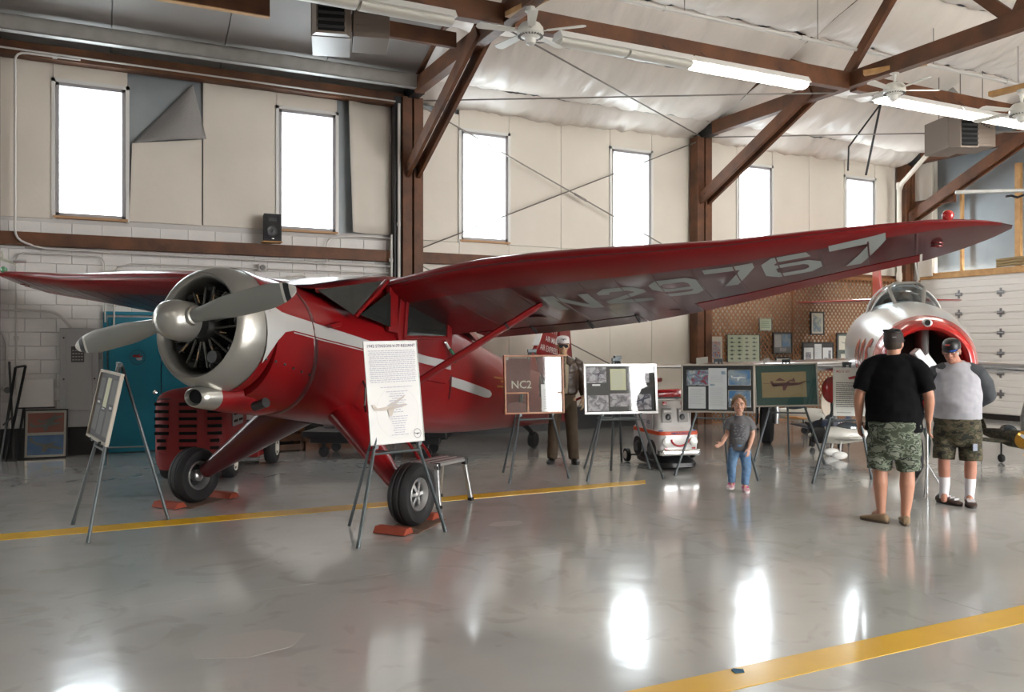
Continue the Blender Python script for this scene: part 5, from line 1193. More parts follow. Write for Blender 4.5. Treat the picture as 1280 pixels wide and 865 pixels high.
# ---------------------------------------------------------------- toy ambulance ride
am = thing('ambulance_ride', 'small white ambulance with smiling face and red light bar between easels', 'toy vehicle', (6.84, 9.22, 0), -.20)
wht = M('ambulance_white', (.72, .71, .70), .3, coat=.4); org = M('ambulance_orange', (.75, .10, .03), .4); navy = M('navy_print', (.02, .03, .16), .5)
def abox(name, secs, mt, par=am, n=40, e=.3, **k):      # stacked rounded rectangles: (z, x half, y0, y1)
    rs = []
    for z, w, y0, y1 in secs:
        rs.append([(w*sgn_pow(math.cos(2*PI*i/n), e), (y0+y1)/2+(y1-y0)/2*sgn_pow(math.sin(2*PI*i/n), e), z) for i in range(n)])
    return MB().rings(rs).build(name, mt, par, smooth=50, **k)
bd = abox('body', [(.20, .27, -.38, .48), (.24, .285, -.41, .50), (.45, .29, -.42, .50), (.49, .285, -.41, .50), (.52, .265, -.31, .49), (.58, .255, -.28, .48), (.84, .24, -.23, .46), (.88, .225, -.21, .44)], wht, e=.25)
abox('stripe_band', [(.455, .293, -.425, .505), (.50, .288, -.415, .505)], org, e=.25)
abox('bumper', [(.19, .275, -.45, -.34), (.20, .29, -.46, -.34), (.26, .29, -.46, -.34), (.27, .275, -.45, -.34)], chrome, e=.35)
MB().box((0, -.02, .93), (.44, .20, .05)).build('light_bar_base', black_m, am, bevel=.01)
abox('light_bar', [(.93, .23, -.13, .11), (.95, .24, -.14, .12), (1.02, .235, -.135, .115), (1.03, .21, -.12, .10)], M('red_lens_plastic', (.55, .01, .015), .1, coat=1), e=.3)
for s in (-1, 1):
    MB().lathe([(0, .055), (.02, .055), (.026, .03), (.027, .001)], (s*.19, -.415, .37), (0, -1, 0), 20).build('headlight', M('lamp_glass', (.75, .75, .70), .1, coat=1), am, smooth=40)
    MB().box((s*.19, -.425, .285), (.045, .01, .022)).build('indicator', M('red_lens', (.5, .01, .01)), am)
    MB().box((s*.115, -.262, .70), (.15, .03, .19), rx=-.14).build('eye_recess', M('pale_recess', (.42, .41, .40), .4), am, bevel=.02)
    MB().ball((s*.10, -.278, .67), (.04, .012, .048), 14, 10).build('eye_pupil', black_m, am, smooth=60)
    MB().box((s*.112, -.282, .755), (.13, .02, .03)).build('eyelid', wht, am, bevel=.006)
    MB().box((s*.23, -.34, .505), (.05, .04, .012)).build('blue_badge', M('blue_badge', (.02, .1, .35)), am)
    MB().box((s*.13, -.235, .855), (.055, .02, .045)).build('marker_light', M('red_lens', (.5, .01, .01)), am, bevel=.004)
    for y, r_ in ((-.18, .13), (.28, .13)):
        MB().lathe([(0, r_), (.012, r_), (.012, r_*.55), (.02, r_*.5), (.021, .001)], (s*.283, y, .25), (s, 0, 0), 24).build('wheel_arch_disc', black_m, am, smooth=30)
        MB().lathe([(0, .06), (.02, .055), (.021, .001)], (s*.30, y, .24), (s, 0, 0), 16).build('wheel_hub', M('hub_dark_grey', (.12, .12, .12), .4), am, smooth=40)
    T = frame((s*.277, .02 if s < 0 else .1, .66), (0, -s, 0) if False else (0, s, 0), (0, 0, 1))
    MB().text('FIRST AID', T @ Matrix.Translation((.0, -.06, .012)), .07, bold=.006).text('*', T @ Matrix.Translation((.02, .02, .012)), .30, bold=.02).build('side_lettering', navy, am)
    MB().box((s*.272, -.08, .66), (.01, .2, .28)).build('door_panel', wht, am, bevel=.01)
pts = [(.12*math.cos(a), -.425, .40-.085*math.sin(a)) for a in [PI*i/12 for i in range(13)]]
MB().tube(pts, .013, 8).build('smile', M('smile_red', (.45, .02, .03), .4), am, smooth=50)
MB().text('AMBULANCE', frame((0, -.431, .477), (1, 0, 0), (0, 0, 1)), .045, bold=.006).build('front_lettering', navy, am)
mb = abox('base_skid', [(.03, .22, -.46, .50), (.05, .25, -.50, .52), (.10, .26, -.50, .52), (.20, .16, -.3, .36)], black_m, e=.4)
for s in (-1, 1):
    for y in (.55, ): 
        w_ = MB().lathe([(-.025, .05), (-.025, .09), (.025, .09), (.025, .05)], (s*.33, y, .09), (1, 0, 0), 20, cap=True).build('caster_wheel', rubber, am, smooth=30)
        MB().lathe([(0, .055), (.008, .05), (.009, .001)], (s*.356, y, .09), (s, 0, 0), 16).build('white_hub', hubw, w_, smooth=30)
MB().cyl((-.33, .55, .09), (.33, .55, .09), .012, 8).build('axle', dkmetal, am)
# ---------------------------------------------------------------- the jet
jx, jy = .7205, .693
jet = thing('jet_fighter', 'silver jet fighter with red intake lip and red tail, red 300 on nose', 'aircraft', (8.13, 6.25, 0), math.atan2(jy, jx))
jsil = M('jet_silver_paint', (.60, .60, .59), .28, .35, coat=.5, bump=.04, bs=6); jred = M('jet_red_paint', (.50, .018, .015), .22, coat=.8); chr_w = M('polished_wing', (.70, .70, .72), .16, .9)
JS = [(.0, .45, 1.40), (.25, .525, 1.41), (.30, .537, 1.412), (.8, .61, 1.43), (1.5, .68, 1.47), (2.5, .725, 1.50), (4.0, .725, 1.54), (5.5, .68, 1.60), (6.4, .56, 1.68), (7.4, .42, 1.75), (7.8, .36, 1.77)]
def jring(x, r, z, n=48): return [P3(x, r*math.cos(2*PI*k/n), z+r*math.sin(2*PI*k/n)) for k in range(n)]
def jrz(x):
    for a, b in zip(JS, JS[1:]):
        if a[0] <= x <= b[0]: t = (x-a[0])/(b[0]-a[0]); return a[1]+(b[1]-a[1])*t, a[2]+(b[2]-a[2])*t
    return JS[-1][1:]
MB().rings([jring(*q) for q in JS[2:]], cap=False).build('fuselage', jsil, jet, smooth=60)
MB().rings([jring(x, r, 1.40+x*.04) for x, r in ((.9, .34), (.5, .35), (.2, .365), (.06, .38), (0, .398), (-.015, .422), (0, .448), (.05, .475), (.15, .505), (.25, .53), (.31, .541))], cap=False).build('intake_lip', jred, jet, smooth=60)
MB().rings([jring(.9, .35, 1.44), jring(.9, .001, 1.46)], cap=False).build('intake_duct', M('duct_grey', (.05, .05, .05), .6), jet)
MB().box(P3(.55, 0, 1.44), (.7, .08, .70)).build('intake_splitter', M('splitter_grey', (.16, .16, .16), .5), jet, bevel=.03)
MB().lathe([(-.02, .045), (-.03, .03), (.04, .028), (.05, .001)], P3(-.0, 0, 1.86), (1, 0, -.03), 20).lathe([(-.03, .045), (.10, .055)], P3(.02, 0, 1.855), (1, 0, 0), 20).build('gun_camera', jsil, jet, smooth=40)
MB().lathe([(-.02, .031), (-.019, .001)], P3(-.01, 0, 1.86), (1, 0, 0), 16).build('camera_lens', black_m, jet)
# canopy: solid fairing, windscreen frame and glass bubble
def cring(x, w, zt, zb, n=24, a0=0, a1=PI):
    return [P3(x, w*math.cos(a0+(a1-a0)*k/n), zb+(zt-zb)*math.sin(a0+(a1-a0)*k/n)**.85 if math.sin(a0+(a1-a0)*k/n) > 0 else zb) for k in range(n+1)]
MB().rings([cring(x, w, zt, zb) for x, w, zt, zb in ((3.9, .40, 2.42, 1.95), (4.5, .36, 2.36, 1.95), (5.3, .26, 2.25, 1.95), (6.2, .14, 2.2, 1.95))], close=False, cap=False).build('dorsal_spine', jsil, jet, smooth=60)
cgl = glass('canopy_glass', (.80, .84, .86), .03)
CB = [(1.75, .30, 2.02, 1.86), (1.95, .37, 2.14, 1.86), (2.35, .43, 2.40, 1.86), (2.7, .45, 2.475, 1.88), (3.2, .45, 2.48, 1.92), (3.9, .40, 2.42, 1.95)]
MB().rings([cring(*q) for q in CB], close=False, cap=False).build('canopy', cgl, jet, smooth=60)
def arch(x, w, zt, zb, wd_, name='canopy_frame', mt=jsil, a0=0, a1=PI, x2=None):
    r0 = cring(x, w+.012, zt+.012, zb, 24, a0, a1); r1 = cring((x2 or x)+wd_, w+.014, zt+.014, zb, 24, a0, a1)
    MB().rings([r0, r1], close=False, cap=False).build(name, mt, jet, smooth=60).modifiers.new('s', 'SOLIDIFY').thickness = .02
arch(2.35, .43, 2.40, 1.86, .10); arch(3.05, .45, 2.48, 1.91, .07); arch(3.75, .41, 2.44, 1.94, .2)
wfm = M('windscreen_frame_grey', (.20, .19, .17), .5)
FP = [(1.80, -.14, 2.06), (1.80, .14, 2.06), (2.30, .22, 2.38), (2.33, .15, 2.455), (2.33, -.15, 2.455), (2.30, -.22, 2.38)]
for a, b in zip(FP, FP[1:]+FP[:1]):
    MB().bar(P3(*a), P3(*b), .045, .035).build('windscreen_frame', wfm, jet, bevel=.01)
panel([(a[0]-.004, a[1]*.98, a[2]) for a in FP], 'windscreen', cgl, jet)
for s in (1, -1):
    MB().bar(P3(1.75, s*.29, 1.90), P3(2.38, s*.43, 1.93), .05, .06).bar(P3(2.38, s*.435, 1.93), P3(3.9, s*.42, 1.98), .04, .05).build('canopy_rail', jsil, jet, bevel=.01)
    MB().bar(P3(1.78, s*.16, 2.04), P3(1.75, s*.29, 1.91), .05, .05).build('canopy_rail', jsil, jet, bevel=.01)
dm = MB().ball(P3(2.75, 0, 2.20), (.10, .085, .13), 16, 12).build('pilot_dummy_head', M('dummy_skin', (.45, .27, .15), .6), jet, smooth=60)
MB().ball(P3(2.77, 0, 2.26), (.12, .105, .11), 16, 10).build('flying_helmet', M('brown_leather_helmet', (.10, .05, .025), .6), jet, smooth=60)
MB().ball(P3(2.66, .045, 2.235), (.03, .04, .028), 12, 8).ball(P3(2.66, -.045, 2.235), (.03, .04, .028), 12, 8).build('goggles', black_m, jet, smooth=60)
MB().ball(P3(2.85, 0, 1.98), (.16, .24, .14), 16, 10).build('pilot_dummy_shoulders', M('olive_cloth', (.10, .10, .07), .8), jet, smooth=60)
MB().box(P3(3.1, 0, 2.12), (.1, .3, .42)).build('seat_back', dkmetal, jet, bevel=.03)
# wings, swept, with fences
for s in (1, -1):
    rr = []
    for y, xl, ch, z, th in ((.55, 2.25, 2.9, 1.33, .13), (1.2, 2.7, 2.6, 1.31, .12), (2.6, 3.66, 2.05, 1.27, .10), (3.7, 4.45, 1.6, 1.23, .075), (4.15, 4.8, 1.3, 1.2, .05), (4.27, 4.98, 1.0, 1.2, .02)):
        c_ = []
        for k in range(24):
            a = 2*PI*k/24; u = .5-.5*math.cos(a); c_.append(P3(xl+ch*u, s*y, z+math.copysign(foil_t(u)*th*ch*.55, math.sin(a)) if math.sin(a) else z))
        rr.append(c_)
    wn = MB().rings(rr).build('wing', chr_w, jet, smooth=60)
    for y, xl in ((1.9, 3.2), (3.0, 3.85)):
        MB().box(P3(xl+.8, s*y, 1.34), (1.5, .012, .12)).build('wing_fence', jsil, wn)
    rr = []
    for y, xl, ch in ((.03, 7.75, 1.1), (.9, 8.15, .8), (1.48, 8.42, .52), (1.56, 8.52, .36)):
        rr.append([P3(xl+ch*(.5-.5*math.cos(2*PI*k/20)), s*y, 2.50+.04*math.sin(2*PI*k/20)*ch) for k in range(20)])
    MB().rings(rr).build('tailplane', jred, jet, smooth=50)
fn = []
for z, xl, ch, th in ((1.9, 6.1, 2.2, .15), (2.5, 6.9, 1.85, .13), (3.1, 7.6, 1.5, .10), (3.55, 8.15, 1.15, .07), (3.65, 8.35, .9, .04)):
    fn.append([P3(xl+ch*(.5-.5*math.cos(2*PI*k/24)), .7*th*math.sin(2*PI*k/24)*(1 if math.cos(2*PI*k/24) < .3 else .6), z) for k in range(24)])
MB().rings(fn).build('fin', M('jet_tail_red', (.55, .06, .045), .35, coat=.4), jet, smooth=50)
MB().rings([jring(7.8, .36, 1.77), jring(7.95, .33, 1.775), jring(7.95, .28, 1.775), jring(7.6, .26, 1.77)], cap=False).build('jet_pipe', dkmetal, jet, smooth=50)
# red number on the nose side
T = frame(P3(.95, -.68, 1.46), (1, 0, 0), (0, -0, 1))
tv, tf = font_mesh('300', 'CENTER', .015)
m = MB(); import itertools
bmv = []
n_old = len(tv)
m2 = MB(); SZ = .62
for q in tf:
    pts = [Vector(tv[i]) for i in q]
    def emit(ps):
        vs = []
        for p in ps:
            x = 1.15+p.x*SZ*1.0; z = 1.47+p.y*SZ; r, zc = jrz(x); d = max(.02, (r+.006)**2-(z-zc)**2); vs.append(P3(x, -math.sqrt(d), z))
        m2.add(vs, [tuple(range(len(ps)))])
    emit(pts)
# fan triangles get subdivided by slicing in height so they hug the skin
def slice_tri(ps, h=.05):
    out = [ps]; zs = [p.y*SZ for p in ps]; lo = math.floor(min(zs)/h); hi = math.ceil(max(zs)/h)
    res = []
    for k in range(lo, hi):
        a, b = k*h/SZ, (k+1)*h/SZ
        def clip(poly, y, keep_up):
            o = []
            for p, q in zip(poly, poly[1:]+poly[:1]):
                pi, qi = (p.y >= y) == keep_up or p.y == y, (q.y >= y) == keep_up or q.y == y
                if pi: o.append(p)
                if pi != qi: t = (y-p.y)/(q.y-p.y); o.append(p.lerp(q, t))
            return o
        c = clip(ps, a, True); c = clip(c, b, False) if len(c) > 2 else c
        if len(c) > 2: res.append(c)
    return res
for i_, ch in enumerate('300'):
    tv, tf = font_mesh(ch, 'CENTER', .03); m2 = MB()
    for q in tf:
        for c in slice_tri([Vector(tv[i]) for i in q]):
            vs = []
            for p in c:
                x = .62+.34*i_+p.x*SZ*.85; z = 1.44+p.y*SZ; r, zc = jrz(x); d = max(.02, (r+.008)**2-(z-zc)**2); vs.append(P3(x, -math.sqrt(d), z))
            m2.add(vs, [tuple(range(len(vs)))])
    m2.build('nose_digit', jred, jet)
# undercarriage
def jwheel(x, y, r, w_):
    wh = MB().lathe([(-w_*.7, r*.5), (-w_, r*.8), (-w_*.6, r), (w_*.6, r), (w_, r*.8), (w_*.7, r*.5)], P3(x, y, r+.003), (0, 1, 0), 32, cap=True).build('wheel', rubber, jet, smooth=40)
    return wh
jwheel(1.15, -.02, .26, .085)
MB().tube([P3(1.15, .0, .95), P3(1.15, 0, .62)], .05, 12).build('nose_strut', al_frame, jet, smooth=40)
fk = M('undercarriage_grey_green', (.20, .25, .25), .5)
MB().tube([P3(1.15, -.13, .26), P3(1.15, -.14, .45), P3(1.15, -.10, .58), P3(1.15, 0, .62), P3(1.15, .10, .58), P3(1.15, .14, .45), P3(1.15, .13, .26)], .028, 10).build('nose_fork', fk, jet, smooth=50)
MB().box(P3(1.1, .34, .60), (.5, .02, .55)).build('gear_door', fk, jet, bevel=.01)
for s in (1, -1):
    jwheel(4.15, s*1.9, .34, .10)
    MB().tube([P3(4.1, s*1.9, 1.25), P3(4.15, s*1.75, .55), P3(4.15, s*1.76, .34)], .05, 12).build('main_strut', al_frame, jet, smooth=40)
    MB().box(P3(4.1, s*2.05, .75), (.5, .02, .85)).build('gear_door', black_m if s < 0 else jsil, jet, bevel=.02)
# camera / lamp on a chrome stand before the intake
t = thing('spotlight_stand', 'silver box lamp on thin chrome stand in front of jet intake', 'lamp', (7.99, 6.15, 0), -.5)
MB().tube([(0, 0, .02), (0, 0, 1.30)], .014, 8).build('pole', chrome, t, smooth=40)
for k in range(3): a = 2*PI*k/3; MB().tube([(0, 0, .35), (.2*math.cos(a), .2*math.sin(a), .01)], .009, 6).build('leg', chrome, t)
MB().bar((.06, 0, 1.30), (-.14, -.02, 1.56), .10, .09).build('lamp_body', M('lamp_grey', (.30, .30, .30), .4, .4), t, bevel=.01); MB().bar((.10, -.02, 1.35), (-.03, -.03, 1.52), .05, .05).build('side_box', M('lamp_grey', (.3, .3, .3)), t, bevel=.006)
MB().ball((.03, 0, 1.28), .03).build('swivel', chrome, t, smooth=60)
# ---------------------------------------------------------------- model aircraft on the floor
def model_plane(label, loc, rz, L, span, cols, wing_z=.0, tail_h=.28, canopy=True, gear=True, name='model_aeroplane', chord=.26, letters=None, meatball=None, prop=True, cowl=None, blades=4, tips=None, spats=False):
    t = thing(name, label, 'model aircraft', loc, rz)
    fm_, wm_, tm_ = cols; z0 = .33
    rr = []
    for q, w_, h_, dz_ in ((0, .075, .075, 0), (.02, .09, .09, 0), (.15, .10, .10, 0), (.35, .09, .105, .0), (.6, .065, .075, .01), (.85, .035, .045, .02), (1, .012, .02, .03)):
        rr.append([(-L*.5+L*q, w_*L*math.cos(2*PI*k/20), z0+(dz_+h_*math.sin(2*PI*k/20))*L) for k in range(20)])
    MB().rings(rr).build('fuselage', fm_, t, smooth=60)
    if cowl: MB().rings([[(-L*.5+L*q, w_*L*math.cos(2*PI*k/24), z0+w_*L*math.sin(2*PI*k/24)) for k in range(24)] for q, w_ in ((-.01, .06), (-.02, .085), (.02, .10), (.12, .105))]).build('cowling', cowl, t, smooth=60)
    for s in (1, -1):
        rr = []
        for f_, c_ in ((0.0, 1.15), (.5, 1), (.9, .75), (1, .4)):
            y = s*span/2*f_; x0 = -L*.5+L*.22+L*.05*f_; rr.append([(x0+chord*L*c_*(.5-.5*math.cos(2*PI*k/16)), y, z0-.05*L+.06*L*f_+.022*L*c_*math.sin(2*PI*k/16)) for k in range(16)])
        MB().rings(rr).build('wing', wm_, t, smooth=50)
        rr = []
        for f_, c_ in ((0, 1), (.8, .7), (1, .4)): rr.append([(L*.34+.13*L*c_*(.5-.5*math.cos(2*PI*k/12)), s*.17*L*f_, z0+.05*L+.008*L*math.sin(2*PI*k/12)) for k in range(12)])
        MB().rings(rr).build('tailplane', tm_, t, smooth=50)
        if gear:
            MB().tube([(-L*.22, s*.16*L, z0-.05*L), (-L*.24, s*.17*L, .06)], .012, 8).build('gear_leg', dkmetal if not spats else white_m, t)
            if spats: MB().ball((-L*.24, s*.17*L, .065), (.11, .035, .055), 14, 10).build('wheel_spat', white_m, t, smooth=60)
            else: MB().lathe([(-.02, .03), (-.025, .05), (0, .062), (.025, .05), (.02, .03)], (-L*.24, s*.17*L, .064), (0, 1, 0), 16, cap=True).build('wheel', rubber, t, smooth=50)
    MB().rings([[(L*a+L*b*.5*math.cos(2*PI*k/16), .012*L*math.sin(2*PI*k/16), z) for k in range(16)] for a, b, z in ((.40, .22, z0), (.42, .18, z0+.1*L), (.44, .13, z0+.17*L), (.45, .06, z0+.2*L))]).build('fin', tm_, t, smooth=50)
    if canopy: MB().ball((-L*.10, 0, z0+.085*L), (.14*L, .055*L, .07*L), 18, 10).build('canopy', M('model_canopy', (.05, .06, .07), .1, coat=1), t, smooth=60)
    if gear: MB().tube([(L*.42, 0, z0), (L*.43, 0, .03)], .008, 6).build('tail_leg', dkmetal, t); MB().lathe([(-.01, .025), (.01, .025)], (L*.43, 0, .026), (0, 1, 0), 12, cap=True).build('tail_wheel', rubber, t)
    if prop:
        MB().lathe([(0, .001), (.01, .02), (.04, .032), (.07, .038)], (-L*.5-.07, 0, z0), (1, 0, 0), 20).build('spinner', fm_ if not tips else black_m, t, smooth=50)
        for k in range(blades):
            a = 2*PI*k/blades+.5; Rm = Matrix.Translation((-L*.5-.03, 0, z0)) @ Matrix.Rotation(a, 4, 'X')
            b = MB(Rm).prism([(-.018, 0), (-.028, .1), (-.015, .20), (.015, .20), (.028, .1), (.018, 0)], -.004, .004, Matrix(((0, 0, 1, 0), (1, 0, 0, 0), (0, 1, 0, 0), (0, 0, 0, 1)))).build('propeller_blade', black_m, t)
            if tips: MB(Rm).box((0, 0, .205), (.012, .034, .035)).build('tip', tips, b)
    if letters:
        for s in (1, -1):
            T = frame((-.02*L, -s*.094*L, z0+.01), (s, 0, 0), (0, 0, 1)); MB().text(letters, T, .13*L, bold=.01).build('side_lettering', M('model_white', (.6, .62, .62)), t)
    if meatball:
        for s in (1, -1): MB().lathe([(0, .07*L), (.004, .07*L), (.0045, .001)], (.20*L, -s*.062*L, z0+.02*L), (0, -s, 0), 24).build('red_disc', M('meatball_red', (.5, .01, .02), .4), t)
    return t
navyb = M('model_navy', (.03, .045, .085), .35, coat=.4); mgrey = M('model_grey_blue', (.13, .15, .19), .4); mwhite = M('model_cream_white', (.62, .60, .54), .35, coat=.3); morange = M('model_orange', (.65, .30, .08), .4)
model_plane('dark blue model fighter numbered 201 on floor under the jet wing', (10.50, 9.74, 0), .35, 1.3, 1.2, (navyb, mgrey, navyb), letters='201', cowl=navyb)
model_plane('white model fighter with red disc on floor by the fact-sheet easel', (9.72, 8.62, 0), -.55, 1.2, 1.15, (mwhite, mwhite, mwhite), meatball=True, spats=True, cowl=black_m)
tz = model_plane('cream model aeroplane with orange wing, tail fin bearing blue oval', (11.5, 11.75, 0), 2.2, 1.3, 1.6, (mwhite, morange, mwhite), gear=True)
t = thing('tail_fin_display', 'upright cream model tail fin with small blue oval badge', 'model part', (11.36, 10.68, 0), -.4)
MB().rings([[(x*k_, y_, .62+z) for x, z in [(.13*math.cos(2*PI*i/24), .24*sgn_pow(math.sin(2*PI*i/24), .8)) for i in range(24)]] for y_, k_ in ((-.012, .96), (0, 1), (.012, .96))]).build('fin', M('cream_fin', (.66, .55, .42), .45), t, smooth=40)
MB().box((0, 0, .2), (.03, .03, .4)).box((0, 0, .015), (.25, .2, .03)).build('stand', dkmetal, t)
MB().lathe([(0, .075), (.004, .075), (.0045, .001)], (0, -.014, .70), (0, -1, 0), 24, sy=.5).build('oval_badge', M('oval_blue', (.01, .03, .20), .4), t)
MB().text('Ford', frame((0, -.020, .70), (1, 0, 0), (0, 0, 1)), .06).build('badge_lettering', paper, t)
t = thing('red_spinner_display', 'round red model nose cone behind the white fact sheet', 'model part', (9.95, 9.28, 0), 0)
MB().ball((0, 0, .94), (.15, .15, .2), 20, 14).build('cone', jred, t, smooth=60); MB().box((0, 0, .40), (.03, .03, .80)).box((0, 0, .015), (.25, .2, .03)).build('stand', dkmetal, t)
oliv = camo('model_camo', [(.035, .04, .03), (.09, .07, .04), (.035, .035, .03), (.10, .09, .06)], 8)
model_plane('camouflaged model fighter with yellow-tipped propeller behind old man', (11.45, 7.60, 0), 1.15, 1.2, 1.4, (oliv, oliv, oliv), cowl=M('model_yellow', (.55, .26, .02), .4), tips=M('tip_yellow', (.8, .42, .02), .4))
# ---------------------------------------------------------------- people
def ring(z, rx, ry, cx=0., cy=0., e=1., n=32):
    return [(cx+rx*sgn_pow(math.cos(2*PI*k/n), e), cy+ry*sgn_pow(math.sin(2*PI*k/n), e), z) for k in range(n)]
def hand(mb, w, d, side, curl=.5, s=1., thumb=1.):
    w = Vector(w); d = Vector(d).normalized(); side = Vector(side); side = (side-d*side.dot(d)).normalized(); n = d.cross(side)
    rs = []
    for t, a, b in ((-.01, .026, .021), (.02, .034, .019), (.055, .041, .017), (.085, .040, .013), (.095, .036, .010)):
        c = w+d*(t*s); rs.append([tuple(c+side*(a*s*math.cos(2*PI*k/16))+n*(b*s*math.sin(2*PI*k/16))) for k in range(16)])
    mb.rings(rs)
    for o, L in ((.031, .072), (.0105, .082), (-.0105, .076), (-.031, .060)):
        p = w+d*(.085*s)+side*(o*s); pts = [p]; a = curl*.35
        for q in (.45, .32, .25):
            v = d*math.cos(a)+n*math.sin(a); p = p+v*(L*q*s); pts.append(p); a += curl
        mb.caps(pts, [.0095*s, .009*s, .0085*s, .0075*s], 10)
    p = w+d*(.02*s)+side*(.026*s); v = (d*.7+side*.65+n*.35).normalized(); v2 = (d*.93+side*.2+n*.4).normalized()
    mb.caps([p, p+v*.042*s, p+v*.042*s+v2*.032*s, p+v*.042*s+v2*.056*s], [.014*s, .012*s, .0105*s, .009*s], 10)
def head(mb, T, s=1., child=False):
    m = MB(T @ Matrix.Scale(s, 4))
    m.ball((0, -.012, .03), (.076, .094, .092), 24, 16); m.ball((0, .022, -.035), (.060, .066, .078), 20, 14)
    m.ball((0, .062, -.092), (.024, .022, .019), 12, 8); m.ball((0, .055, -.07), (.044, .035, .035), 14, 10)
    m.caps([(0, .086, .012), (0, .103, -.012), (0, .112 if not child else .102, -.030)], [.008, .0095, .0135 if not child else .010], 10)
    m.ball((.013, .092, -.034), .009, 8, 6).ball((-.013, .092, -.034), .009, 8, 6)
    for x in (-1, 1):
        m.ball((x*.032, .072, .022), (.030, .016, .010), 12, 8); m.ball((x*.036, .058, -.03), (.026, .028, .026), 12, 8)
        m.ball((x*.077, -.006, -.008), (.011, .021, .033), 12, 10); m.ball((x*.076, .002, .012), (.008, .014, .012), 8, 6)
    m.ball((0, .086, -.060), (.023, .011, .0065), 12, 6).ball((0, .085, -.070), (.020, .011, .0075), 12, 6)
    mb.add(m.v, m.f)
def face_bits(T, s, par, iris=(.05, .08, .10), lip=(.35, .12, .10), brow=(.12, .07, .04)):
    U = T @ Matrix.Scale(s, 4); white = M('eye_white', (.7, .68, .65), .2); ir = M('iris_dark', iris, .1)
    m = MB(U); [m.ball((x*.031, .0765, .003), (.013, .009, .0095), 12, 8) for x in (-1, 1)]; m.build('eyes', white, par, smooth=60) if 0 else None
    for x in (-1, 1):
        e = MB(U).ball((x*.031, .0790, .003), (.0125, .0085, .0075), 12, 8).build('eye', white, par, smooth=60)
        MB(U).ball((x*.031, .0865, .003), (.0058, .0022, .0058), 10, 6).build('iris', ir, e, smooth=60)
        MB(U).caps([(x*.014, .090, .022), (x*.032, .091, .027), (x*.050, .078, .021)], [.003, .0042, .0028], 8).build('eyebrow', M('brow_hair_%d' % int(brow[0]*100), brow, .8), par, smooth=60)
    MB(U).caps([(-.022, .091, -.065), (0, .0985, -.0645), (.022, .091, -.065)], [.003, .0052, .003], 8).build('lips', M('lip_tone_%d' % int(lip[0]*100), lip, .5), par, smooth=60)
def shoe(par, p, ang, L, w, h, mt, sole_m, name='shoe', collar=None, straps=None):
    T = Matrix.Translation(p) @ Matrix.Rotation(ang, 4, 'Z'); rs = []
    # y runs heel (-.27L) to toe (.73L)
    for y, a, hh, z in ((-.30, .35, .45, .22), (-.285, .62, .75, .22), (-.2, .80, 1.0, .2), (-.05, .84, 1.0, .2), (.12, .86, .92, .2), (.3, .96, .70, .2), (.48, 1.0, .55, .2), (.62, .88, .46, .2), (.68, .6, .38, .2), (.70, .3, .3, .22)):
        zb = .012; zt = h*hh; rs.append([(a*w*.5*sgn_pow(math.cos(2*PI*k/20), .8), y*L, zb+(zt-zb)*.5*(1+sgn_pow(math.sin(2*PI*k/20), .8))) for k in range(20)])
    s = MB(T).rings(rs).build(name, mt, par, smooth=60)
    rs = []
    for z in (0, .008, .022):
        pts = []
        for k in range(28):
            a = 2*PI*k/28; y = .2+.51*math.sin(a); ww = (.43+.085*math.sin(a))*w*sgn_pow(math.cos(a), .8)*1.06; pts.append((ww, y*L, z))
        rs.append(pts)
    MB(T).rings(rs).build('sole', sole_m, s, smooth=30)
    return s, T
def limb(mb, pts, r, n=20, flat=1.): mb.caps(pts, r, n, flat)

# ---- man in black, seen from behind
def trap(mb, pairs, r):
    for s in (-1, 1): mb.caps([(s*a[0], a[1], a[2]) for a in pairs], r, 18)
m1 = thing('person', 'man seen from behind in black T-shirt, green camouflage shorts and dark cap', 'person', (6.52, 5.36, 0), math.radians(38-90))
b = MB()
b.rings([ring(.78, .10, .10), ring(.84, .19, .14), ring(.95, .235, .165, 0, .01), ring(1.08, .245, .18, 0, .02), ring(1.22, .235, .165, 0, .01), ring(1.36, .215, .135), ring(1.46, .17, .10), ring(1.51, .09, .075), ring(1.54, .06, .06)])
b.caps([(0, -.01, 1.46), (0, .005, 1.58)], [.068, .062], 20)
HT1 = Matrix.Translation((0, .025, 1.635)) @ Matrix.Rotation(math.radians(-14), 4, 'Z') @ Matrix.Rotation(-.03, 4, 'X')
head(b, HT1, 1.06)
for s, el, wr, sd in ((-1, (-.315, -.05, 1.17), (-.325, .03, .93), (.25, 1, 0)), (1, (.315, -.05, 1.17), (.315, .04, .95), (-.25, 1, 0))):
    limb(b, [(s*.19, -.01, 1.40), (s*.265, -.03, 1.30), el], [.06, .06, .05]); limb(b, [el, tuple((Vector(el).lerp(Vector(wr), .3))+Vector((s*.004, 0, 0))), wr], [.049, .05, .032])
    hand(b, wr, (-.02*s, .12, -1), sd, .42, 1.08)
hipz = .88
AN1 = {-1: (-.115, -.02, .09), 1: (.105, -.03, .09)}
for s in (-1, 1):
    kn = (s*.125, .0, .50); an = AN1[s]
    limb(b, [(s*.10, 0, .86), (s*.115, .0, .68), kn], [.11, .10, .068]); limb(b, [kn, (s*.122, -.022, .36), (s*.118, -.02, .22), an], [.066, .071, .054, .042])
    limb(b, [an, (an[0]+(-.06 if s < 0 else .01), an[1]+.08, .05)], [.042, .035])
body = remesh(b, 'body', skin, .0075, m1, 2)
sh = MB(); sh.rings([ring(.835, .262, .175, 0, .01), ring(.95, .268, .19, 0, .015), ring(1.08, .270, .20, 0, .02), ring(1.22, .262, .182, 0, .01), ring(1.34, .25, .155), ring(1.42, .235, .13), ring(1.48, .19, .108), ring(1.515, .12, .085), ring(1.53, .085, .075)])
